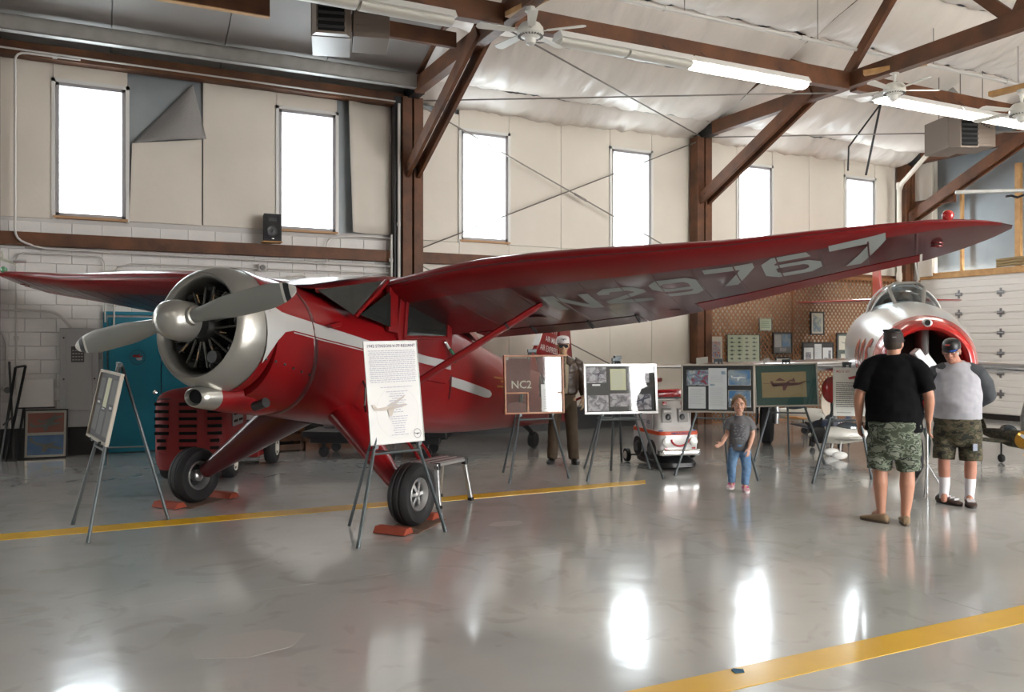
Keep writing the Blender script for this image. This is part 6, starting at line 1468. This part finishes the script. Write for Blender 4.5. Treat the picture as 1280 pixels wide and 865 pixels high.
for s in (-1, 1): sh.tube([(s*.17, 0, 1.435), (s*.245, -.02, 1.36), (s*.305, -.045, 1.20)], [.092, .092, .086], 24)
trap(sh, [(.05, 0, 1.475), (.14, 0, 1.46), (.21, -.005, 1.42), (.26, -.02, 1.35)], [.07, .078, .088, .092])
remesh(sh, 'black_tshirt', M('black_cotton', (.004, .004, .005), .9, spec=.15), .012, m1, 3, .010, 7.)
so = MB(); so.rings([ring(.58, .16, .12), ring(.70, .225, .16), ring(.86, .255, .178), ring(.93, .25, .175)])
for s in (-1, 1): so.tube([(s*.11, 0, .84), (s*.125, .0, .68), (s*.132, .005, .485)], [.135, .125, .115], 28)
remesh(so, 'camouflage_shorts', camo('camo_green', [(.06, .075, .05), (.17, .20, .145), (.03, .04, .03), (.22, .24, .19)], 10), .012, m1, 2, .012, 8.)
tan_shoe = M('tan_canvas_shoe', (.27, .19, .115), .8, bump=.2, bs=90); rub_tan = M('shoe_sole_brown', (.10, .07, .05), .7)
shoe(m1, (-.125, -.03, 0), math.radians(62), .30, .105, .085, tan_shoe, rub_tan); shoe(m1, (.105, -.035, 0), math.radians(6), .30, .105, .085, tan_shoe, rub_tan)
hair_d = M('dark_hair', (.05, .035, .025), .8, bump=.3, bs=120)
MB(HT1 @ Matrix.Scale(1.06, 4)).ball((0, -.020, .0), (.079, .088, .075), 20, 12).build('short_hair', hair_d, m1, smooth=60)
capm = M('cap_dark_brown', (.028, .020, .018), .75)
U = HT1 @ Matrix.Scale(1.06, 4)
cp = MB(U); cp.rings([ring(z, .086*q, .104*q, 0, -.012) for z, q in ((.005, 1), (.03, 1.02), (.06, 1.0), (.088, .92), (.11, .75), (.125, .45), (.130, .12))]); c_ = cp.build('cap', capm, m1, smooth=60)
MB(U).rings([[(.075*math.cos(a), .08+.085*math.sin(a), .018+.012*math.cos(a*2)+dz_) for a in [PI*i/12 for i in range(13)]]+[(.07*math.cos(a), .07+.01*math.sin(a), .018+dz_) for a in [PI*(12-i)/12 for i in range(13)]] for dz_ in (0, .006)]).build('cap_peak', capm, c_, smooth=40)
MB(U).text('CAMERA', frame((.03, -.119, .045), (1, .15, 0), (0, 0, 1)), .001) if 0 else None
MB(U).box((.035, -.112, .05), (.035, .006, .008), rz=.3).build('cap_label', M('label_grey', (.3, .3, .3)), c_)
sg = MB(U); sg.tube([(.086*math.cos(a), -.012+.104*math.sin(a), .078+.02*abs(math.sin(a))) for a in [PI+PI*i/14 for i in range(15)]], .005, 6).ball((.05, -.075, .108), (.035, .02, .015), 12, 8).ball((-.05, -.075, .108), (.035, .02, .015), 12, 8); sg.build('sunglasses', black_m, m1, smooth=60)

m1.scale = (.91, .95, 1)
# ---- old man facing the camera, hands behind his back
m2_ = thing('person', 'older man in grey raglan shirt, dark camouflage shorts and black cap, hands behind back', 'person', (7.86, 5.70, 0), math.radians(216-90))
b = MB()
b.rings([ring(.76, .10, .09), ring(.82, .18, .13), ring(.93, .205, .17, 0, .04), ring(1.04, .215, .20, 0, .065), ring(1.16, .21, .18, 0, .05), ring(1.28, .20, .145, 0, .02), ring(1.37, .165, .10, 0, 0), ring(1.42, .09, .075), ring(1.46, .06, .06)])
b.caps([(0, -.005, 1.38), (.045, .05, 1.50)], [.066, .060], 20)
HT2 = Matrix.Translation((.055, .085, 1.560)) @ Matrix.Rotation(math.radians(-8), 4, 'Z') @ Matrix.Rotation(-.20, 4, 'X')
head(b, HT2, 1.04)
for s, el, wr in ((-1, (-.30, -.12, 1.10), (-.10, -.235, .98)), (1, (.30, -.12, 1.10), (.10, -.245, 1.00))):
    limb(b, [(s*.185, -.0, 1.33), (s*.25, -.05, 1.24), el], [.064, .058, .047]); limb(b, [el, wr], [.046, .03])
    hand(b, wr, (-s*1, -.1, -.15), (0, -.2, 1), .6, 1.)
AN2 = {-1: (-.115, .0, .09), 1: (.125, .0, .09)}
for s in (-1, 1):
    kn = (s*.125, .02, .47); an = AN2[s]
    limb(b, [(s*.10, 0, .84), (s*.118, .01, .64), kn], [.105, .09, .062]); limb(b, [kn, (s*.124, -.01, .34), (s*.12, -.01, .2), an], [.058, .062, .047, .038]); limb(b, [an, (an[0], .08, .05)], [.038, .032])
remesh(b, 'body', M('older_skin', (.50, .25, .18), .5, var=(.42, .19, .13), vs=8, spec=.35), .0075, m2_, 2)
face_bits(HT2, 1.04, m2_, brow=(.45, .43, .40))
sh = MB(); sh.rings([ring(.875, .232, .185, 0, .035), ring(.95, .238, .21, 0, .055), ring(1.05, .24, .225, 0, .07), ring(1.16, .235, .205, 0, .052), ring(1.27, .225, .165, 0, .02), ring(1.34, .20, .13), ring(1.40, .15, .10), ring(1.435, .095, .082), ring(1.447, .078, .075)])
trap(sh, [(.04, 0, 1.395), (.11, 0, 1.375), (.17, 0, 1.34)], [.065, .07, .075])
remesh(sh, 'grey_shirt', M('heather_grey_cotton', (.42, .42, .46), .85, var=(.38, .38, .42), vs=20), .011, m2_, 2, .009, 7.)
sl = M('charcoal_sleeve', (.055, .06, .068), .85)
for s in (-1, 1):
    q = MB(); q.caps([(s*.13, .005, 1.375), (s*.20, -.01, 1.335), (s*.265, -.055, 1.23), (s*.31, -.125, 1.10)], [.07, .085, .078, .064], 22); q.caps([(s*.31, -.125, 1.10), (s*.20, -.21, 1.02), (s*.13, -.235, .985)], [.064, .055, .045], 20)
    remesh(q, 'raglan_sleeve', sl, .011, m2_, 2, .008, 9.)
MB().rings([[(r*math.cos(2*PI*k/28), r*math.sin(2*PI*k/28)*1.0+.012, z+.018*-math.sin(2*PI*k/28)) for k in range(28)] for r, z in ((.086, 1.430), (.078, 1.452), (.070, 1.452), (.074, 1.430))]).build('collar_band', M('heather_grey_cotton', (.42, .42, .46)), m2_, smooth=50)
so = MB(); so.rings([ring(.60, .16, .12), ring(.70, .205, .155, 0, .01), ring(.85, .225, .185, 0, .03), ring(.91, .222, .185, 0, .035)])
for s in (-1, 1): so.tube([(s*.105, 0, .82), (s*.12, .01, .64), (s*.128, .02, .455)], [.125, .118, .110], 28)
remesh(so, 'camouflage_shorts', camo('camo_brown', [(.015, .016, .012), (.075, .058, .032), (.035, .04, .022), (.11, .09, .055)], 9), .011, m2_, 2, .010, 8.)
MB().box((-.165, .13, .60), (.05, .012, .07), rz=.5).build('shorts_badge', M('badge_grey', (.25, .28, .36), .6), m2_, bevel=.004)
sock = M('white_sock', (.72, .71, .74), .9, bump=.3, bs=120)
for s in (-1, 1):
    a = AN2[s]; MB().tube([(s*.122, -.008, .27), (s*.12, -.008, .2), (a[0], a[1], .10), (a[0], .02, .05)], [.056, .054, .046, .046], 20).build('sock', sock, m2_, smooth=60)
br_s = M('brown_leather_sandal', (.045, .022, .014), .5); blk_s = M('sandal_sole', (.02, .017, .015), .6)
for s, an in ((-1, 6), (1, 52)):
    s_, T = shoe(m2_, (AN2[s][0], -.01, 0), math.radians(an), .30, .115, .088, br_s, blk_s, name='sandal')
    for y in (.05, .10, .15): MB(T).box((0, y, .074-.12*(y-.05)), (.075, .014, .02), rx=-.35).build('strap_gap', sock, s_, bevel=.004)
U = HT2 @ Matrix.Scale(1.04, 4)
MB(U).ball((0, -.022, -.005), (.080, .086, .068), 20, 12).build('grey_hair', M('grey_hair', (.42, .40, .37), .8, bump=.4, bs=100), m2_, smooth=60)
c_ = MB(U).rings([ring(z, .086*q, .105*q, 0, -.010) for z, q in ((.026, 1), (.042, 1.02), (.064, 1.0), (.088, .91), (.108, .73), (.120, .42), (.124, .12))]).build('cap', black_m, m2_, smooth=60)
pk = [(.074*math.cos(a), .072+.085*math.sin(a)) for a in [PI*i/14 for i in range(15)]]
MB(U @ Matrix.Rotation(-.12, 4, 'X')).prism(pk, .034, .040).build('cap_peak', black_m, c_)
MB(U @ Matrix.Rotation(-.12, 4, 'X')).prism([(-.068, .085), (-.05, .125), (-.01, .145), (.0, .138), (-.045, .105)], .030, .046).build('blue_peak_patch', M('cap_blue', (.02, .10, .55), .5), c_)
MB(U).box((.02, .093, .075), (.045, .008, .014), rx=-.5).build('cap_badge', M('cap_badge_red', (.4, .06, .05), .6), c_)
gl = MB(U)
for x in (-1, 1): gl.tube([(x*.032+.021*math.cos(a), .099-.004*abs(math.cos(a)), -.002+.016*math.sin(a)) for a in [2*PI*i/16 for i in range(17)]], .0016, 5); gl.tube([(x*.052, .096, .002), (x*.078, .03, .004), (x*.080, -.02, -.002)], .0018, 5)
gl.build('spectacles', dkmetal, m2_)

m2_.scale = (.95, .97, 1)
# ---- little girl walking
g = thing('person', 'little girl in grey T-shirt and blue jeans walking toward the camera', 'person', (6.42, 7.30, 0), math.radians(229-90))
b = MB()
b.rings([ring(.44, .05, .05), ring(.48, .095, .07), ring(.55, .10, .075), ring(.63, .098, .072), ring(.72, .105, .072), ring(.79, .10, .06), ring(.825, .05, .042), ring(.84, .03, .03)])
b.caps([(0, 0, .80), (0, .006, .88)], [.032, .030], 16)
HTg = Matrix.Translation((.008, .012, .955)) @ Matrix.Rotation(math.radians(4), 4, 'Z') @ Matrix.Rotation(.02, 4, 'X')
head(b, HTg, .90, True)
limb(b, [(.10, 0, .755), (.125, -.01, .70), (.135, -.01, .62)], [.030, .030, .027]); limb(b, [(.135, -.01, .62), (.175, .05, .56), (.19, .09, .525)], [.027, .026, .019]); hand(b, (.19, .09, .525), (.55, .6, -.25), (.2, .1, 1), .35, .60)
limb(b, [(-.10, 0, .755), (-.13, .0, .70), (-.14, .01, .62)], [.030, .030, .027]); limb(b, [(-.14, .01, .62), (-.115, .07, .55), (-.095, .11, .48)], [.027, .026, .019]); hand(b, (-.095, .11, .48), (.1, .4, -1), (.6, .8, 0), .5, .60)
hips = {1: (.05, 0, .50), -1: (-.05, 0, .50)}; kns = {1: (.085, .045, .28), -1: (-.075, .02, .27)}; ans = {1: (.085, -.015, .085), -1: (-.055, .03, .06)}
for s in (-1, 1):
    limb(b, [hips[s], kns[s]], [.058, .042]); limb(b, [kns[s], ans[s]], [.040, .027]); limb(b, [ans[s], (ans[s][0], ans[s][1]+.05, ans[s][2]-.03)], [.026, .022])
remesh(b, 'body', skin_child, .0055, g, 2)
face_bits(HTg, .90, g, iris=(.04, .05, .06), lip=(.45, .16, .14), brow=(.30, .18, .09))
sh = MB(); sh.rings([ring(.445, .122, .092), ring(.55, .114, .086), ring(.65, .108, .080), ring(.74, .120, .078), ring(.79, .108, .062), ring(.822, .062, .05), ring(.832, .05, .044)])
for s in (-1, 1): sh.tube([(s*.08, 0, .785), (s*.118, -.002, .74), (s*.142, -.004, .675)], [.046, .048, .048], 18)
trap(sh, [(.02, 0, .805), (.07, 0, .797), (.11, 0, .765)], [.034, .038, .044])
remesh(sh, 'grey_tshirt', M('child_grey_cotton', (.135, .135, .145), .85), .009, g, 2, .006, 12.)
m = MB(); r = random.Random(4)
for i in range(34):
    x, z = r.uniform(-.055, .055), r.uniform(.57, .74); m.bar((x, .088-.25*abs(x)**1.3, z), (x+r.uniform(-.025, .025), .088-.25*abs(x)**1.3, z+r.uniform(-.012, .012)), .004, .006)
m.build('shirt_print', M('shirt_print_grey', (.32, .34, .36), .6), g, kind='stuff')
jm = M('blue_denim', (.10, .20, .36), .85, var=(.17, .29, .46), vs=14, bump=.3, bs=60); so = MB()
so.rings([ring(.43, .06, .06), ring(.47, .105, .085), ring(.53, .108, .086)])
for s in (-1, 1): so.tube([hips[s], kns[s]], [.066, .052], 20); so.tube([Vector(kns[s])-(Vector(ans[s])-Vector(kns[s]))*.1, kns[s], Vector(kns[s]).lerp(Vector(ans[s]), .93)], [.048, .052, .043], 20)
remesh(so, 'blue_jeans', jm, .009, g, 2, .006, 18.)
pinks = M('pink_glitter_shoe', (.62, .28, .34), .4, var=(.65, .50, .52), vs=30); sole_p = M('pale_sole', (.66, .60, .60), .5)
for s in (-1, 1):
    s_, T = shoe(g, (ans[s][0], ans[s][1]-.005, ans[s][2]-(.06 if s < 0 else .062)), math.radians(s*-10), .185, .082, .068, pinks, sole_p)
    MB(T).box((0, .045, .052), (.07, .022, .012), rx=-.4).build('pink_strap', M('hot_pink', (.65, .10, .28), .5), s_, bevel=.004)
U = HTg @ Matrix.Scale(.90, 4); hb = M('light_brown_hair', (.21, .115, .048), .6, var=(.15, .08, .03), vs=25, bump=.6, bs=90, stretch=(4, 4, 1))
hm = MB(U); hm.ball((0, -.024, .044), (.083, .099, .086), 24, 16)
for x in (-1, 1): hm.caps([(x*.045, .055, .085), (x*.077, .03, .045), (x*.085, .0, -.005), (x*.078, -.03, -.06)], [.012, .013, .012, .010], 12)
hm.caps([(0, -.10, .03), (.02, -.135, .0), (.03, -.13, -.07)], [.03, .028, .014], 12)
remesh(hm, 'tied_back_hair', hb, .006, g, 2, .004, 40.)

# ---- dressed shop-window dummy
q = thing('mannequin', 'male mannequin in brown leather jacket, tie, sunglasses and white cap by wood-framed case', 'mannequin', (5.76, 10.10, 0), math.radians(241-90))
wax = M('mannequin_skin', (.50, .33, .20), .45); b = MB()
b.rings([ring(.80, .09, .08), ring(.86, .16, .11), ring(.98, .165, .115), ring(1.12, .155, .11), ring(1.28, .18, .12), ring(1.38, .175, .10), ring(1.45, .09, .07), ring(1.49, .055, .055)])
b.caps([(0, 0, 1.42), (0, .01, 1.54)], [.056, .052], 18)
HTm = Matrix.Translation((0, .025, 1.600)) @ Matrix.Rotation(math.radians(3), 4, 'Z'); head(b, HTm, 1.0)
for s in (-1, 1):
    el = (s*.265, -.02, 1.14); wr = (s*.275, .04, .89); limb(b, [(s*.17, 0, 1.38), el], [.058, .044]); limb(b, [el, wr], [.043, .028]); hand(b, wr, (0, .12, -1), (-s*.3, 1, 0), .4, 1.05)
    limb(b, [(s*.09, 0, .88), (s*.12, .01, .5)], [.09, .056]); limb(b, [(s*.12, .01, .5), (s*.15, 0, .1)], [.055, .036])
remesh(b, 'body', wax, .008, q, 2)
U = HTm
MB(U).caps([(-.022, .091, -.065), (0, .0985, -.0645), (.022, .091, -.065)], [.003, .0052, .003], 8).build('lips', M('wax_lip', (.4, .18, .12), .5), q, smooth=60)
MB(U).prism([(-.066, -.016), (-.058, .018), (.058, .018), (.066, -.016), (.045, -.030), (.018, -.026), (.006, -.002), (-.006, -.002), (-.018, -.026), (-.045, -.030)], .088, .104, Matrix(((1, 0, 0, 0), (0, 0, 1, 0), (0, 1, 0, .004), (0, 0, 0, 1)))).build('sunglasses', black_m, q, bevel=.004)
c_ = MB(U).rings([ring(z, .088*k_, .108*k_, 0, -.008) for z, k_ in ((.028, 1), (.045, 1.03), (.07, 1.04), (.105, 1.0), (.13, .85), (.142, .5), (.146, .15))]).build('cap', M('cap_white', (.62, .60, .58), .8), q, smooth=60)
MB(U @ Matrix.Rotation(-.10, 4, 'X')).prism([(.078*math.cos(a), .070+.085*math.sin(a)) for a in [PI*i/14 for i in range(15)]], .040, .047).build('cap_peak', M('cap_maroon', (.12, .03, .04), .7), c_)
for p in plane_poly(0, 0, .07)[:3]: pass
MB(U).text('AVIATOR', frame((0, .108, .085), (-1, 0, 0), (0, -.25, 1)), .001) if 0 else None
m = MB(U @ frame((0, .101, .092), (-1, 0, 0), (0, -.3, 1)))
for p in plane_poly(0, 0, .085)[:2]: m.prism(p, .006, .010)
m.build('cap_emblem', M('emblem_dark_blue', (.08, .09, .14), .6), c_)
lea = M('brown_leather', (.055, .030, .016), .38, var=(.035, .018, .010), vs=7, bump=.3, bs=30)
sh = MB(); sh.rings([ring(.93, .185, .14), ring(.97, .20, .155), ring(1.12, .205, .16), ring(1.28, .215, .155), ring(1.38, .20, .13), ring(1.44, .13, .10), ring(1.465, .09, .08)])
for s in (-1, 1): sh.tube([(s*.14, 0, 1.39), (s*.20, -.005, 1.36), (s*.268, -.02, 1.14)], [.08, .08, .066], 22); sh.tube([(s*.267, -.022, 1.17), (s*.27, 0, 1.06), (s*.277, .035, .915)], [.064, .062, .048], 20)
remesh(sh, 'leather_jacket', lea, .011, q, 2, .011, 8.)
MB().add([(-.055, .105, 1.45), (.055, .105, 1.45), (.075, .150, 1.36), (.07, .172, 1.10), (.06, .165, .96), (-.06, .165, .96), (-.07, .172, 1.10), (-.075, .150, 1.36)], [(0, 1, 2, 7), (7, 2, 3, 6), (6, 3, 4, 5)]).build('cream_shirt', M('cream_cloth', (.48, .42, .30), .8), q).modifiers.new('s', 'SOLIDIFY').thickness = .02
MB().add([(-.02, .118, 1.455), (.02, .118, 1.455), (.026, .166, 1.36), (.036, .186, 1.05), (0, .186, 1.0), (-.036, .186, 1.05), (-.026, .166, 1.36)], [(0, 1, 2, 6), (6, 2, 3, 5), (5, 3, 4)]).build('patterned_tie', M('tie_brown', (.10, .04, .03), .6, var=(.25, .20, .14), vs=60), q).modifiers.new('s', 'SOLIDIFY').thickness = .012
for s in (-1, 1): MB().add([(s*.05, .10, 1.47), (s*.085, .09, 1.44), (s*.10, .155, 1.33), (s*.05, .165, 1.36)], [(0, 1, 2, 3)]).build('collar_wing', lea, q).modifiers.new('s', 'SOLIDIFY').thickness = .014
so = MB(); so.rings([ring(.74, .10, .09), ring(.82, .17, .125), ring(.93, .175, .13), ring(.98, .165, .125)])
for s in (-1, 1): so.tube([(s*.09, 0, .84), (s*.12, .01, .5), (s*.15, 0, .05)], [.10, .084, .072], 24)
remesh(so, 'brown_trousers', M('brown_wool', (.10, .07, .045), .9, var=(.08, .055, .035), vs=9), .011, q, 2, .009, 6.)
for s in (-1, 1): shoe(q, (s*.15, .0, 0), math.radians(-s*12), .29, .10, .085, M('black_shoe_leather', (.012, .011, .010), .35), black_m)
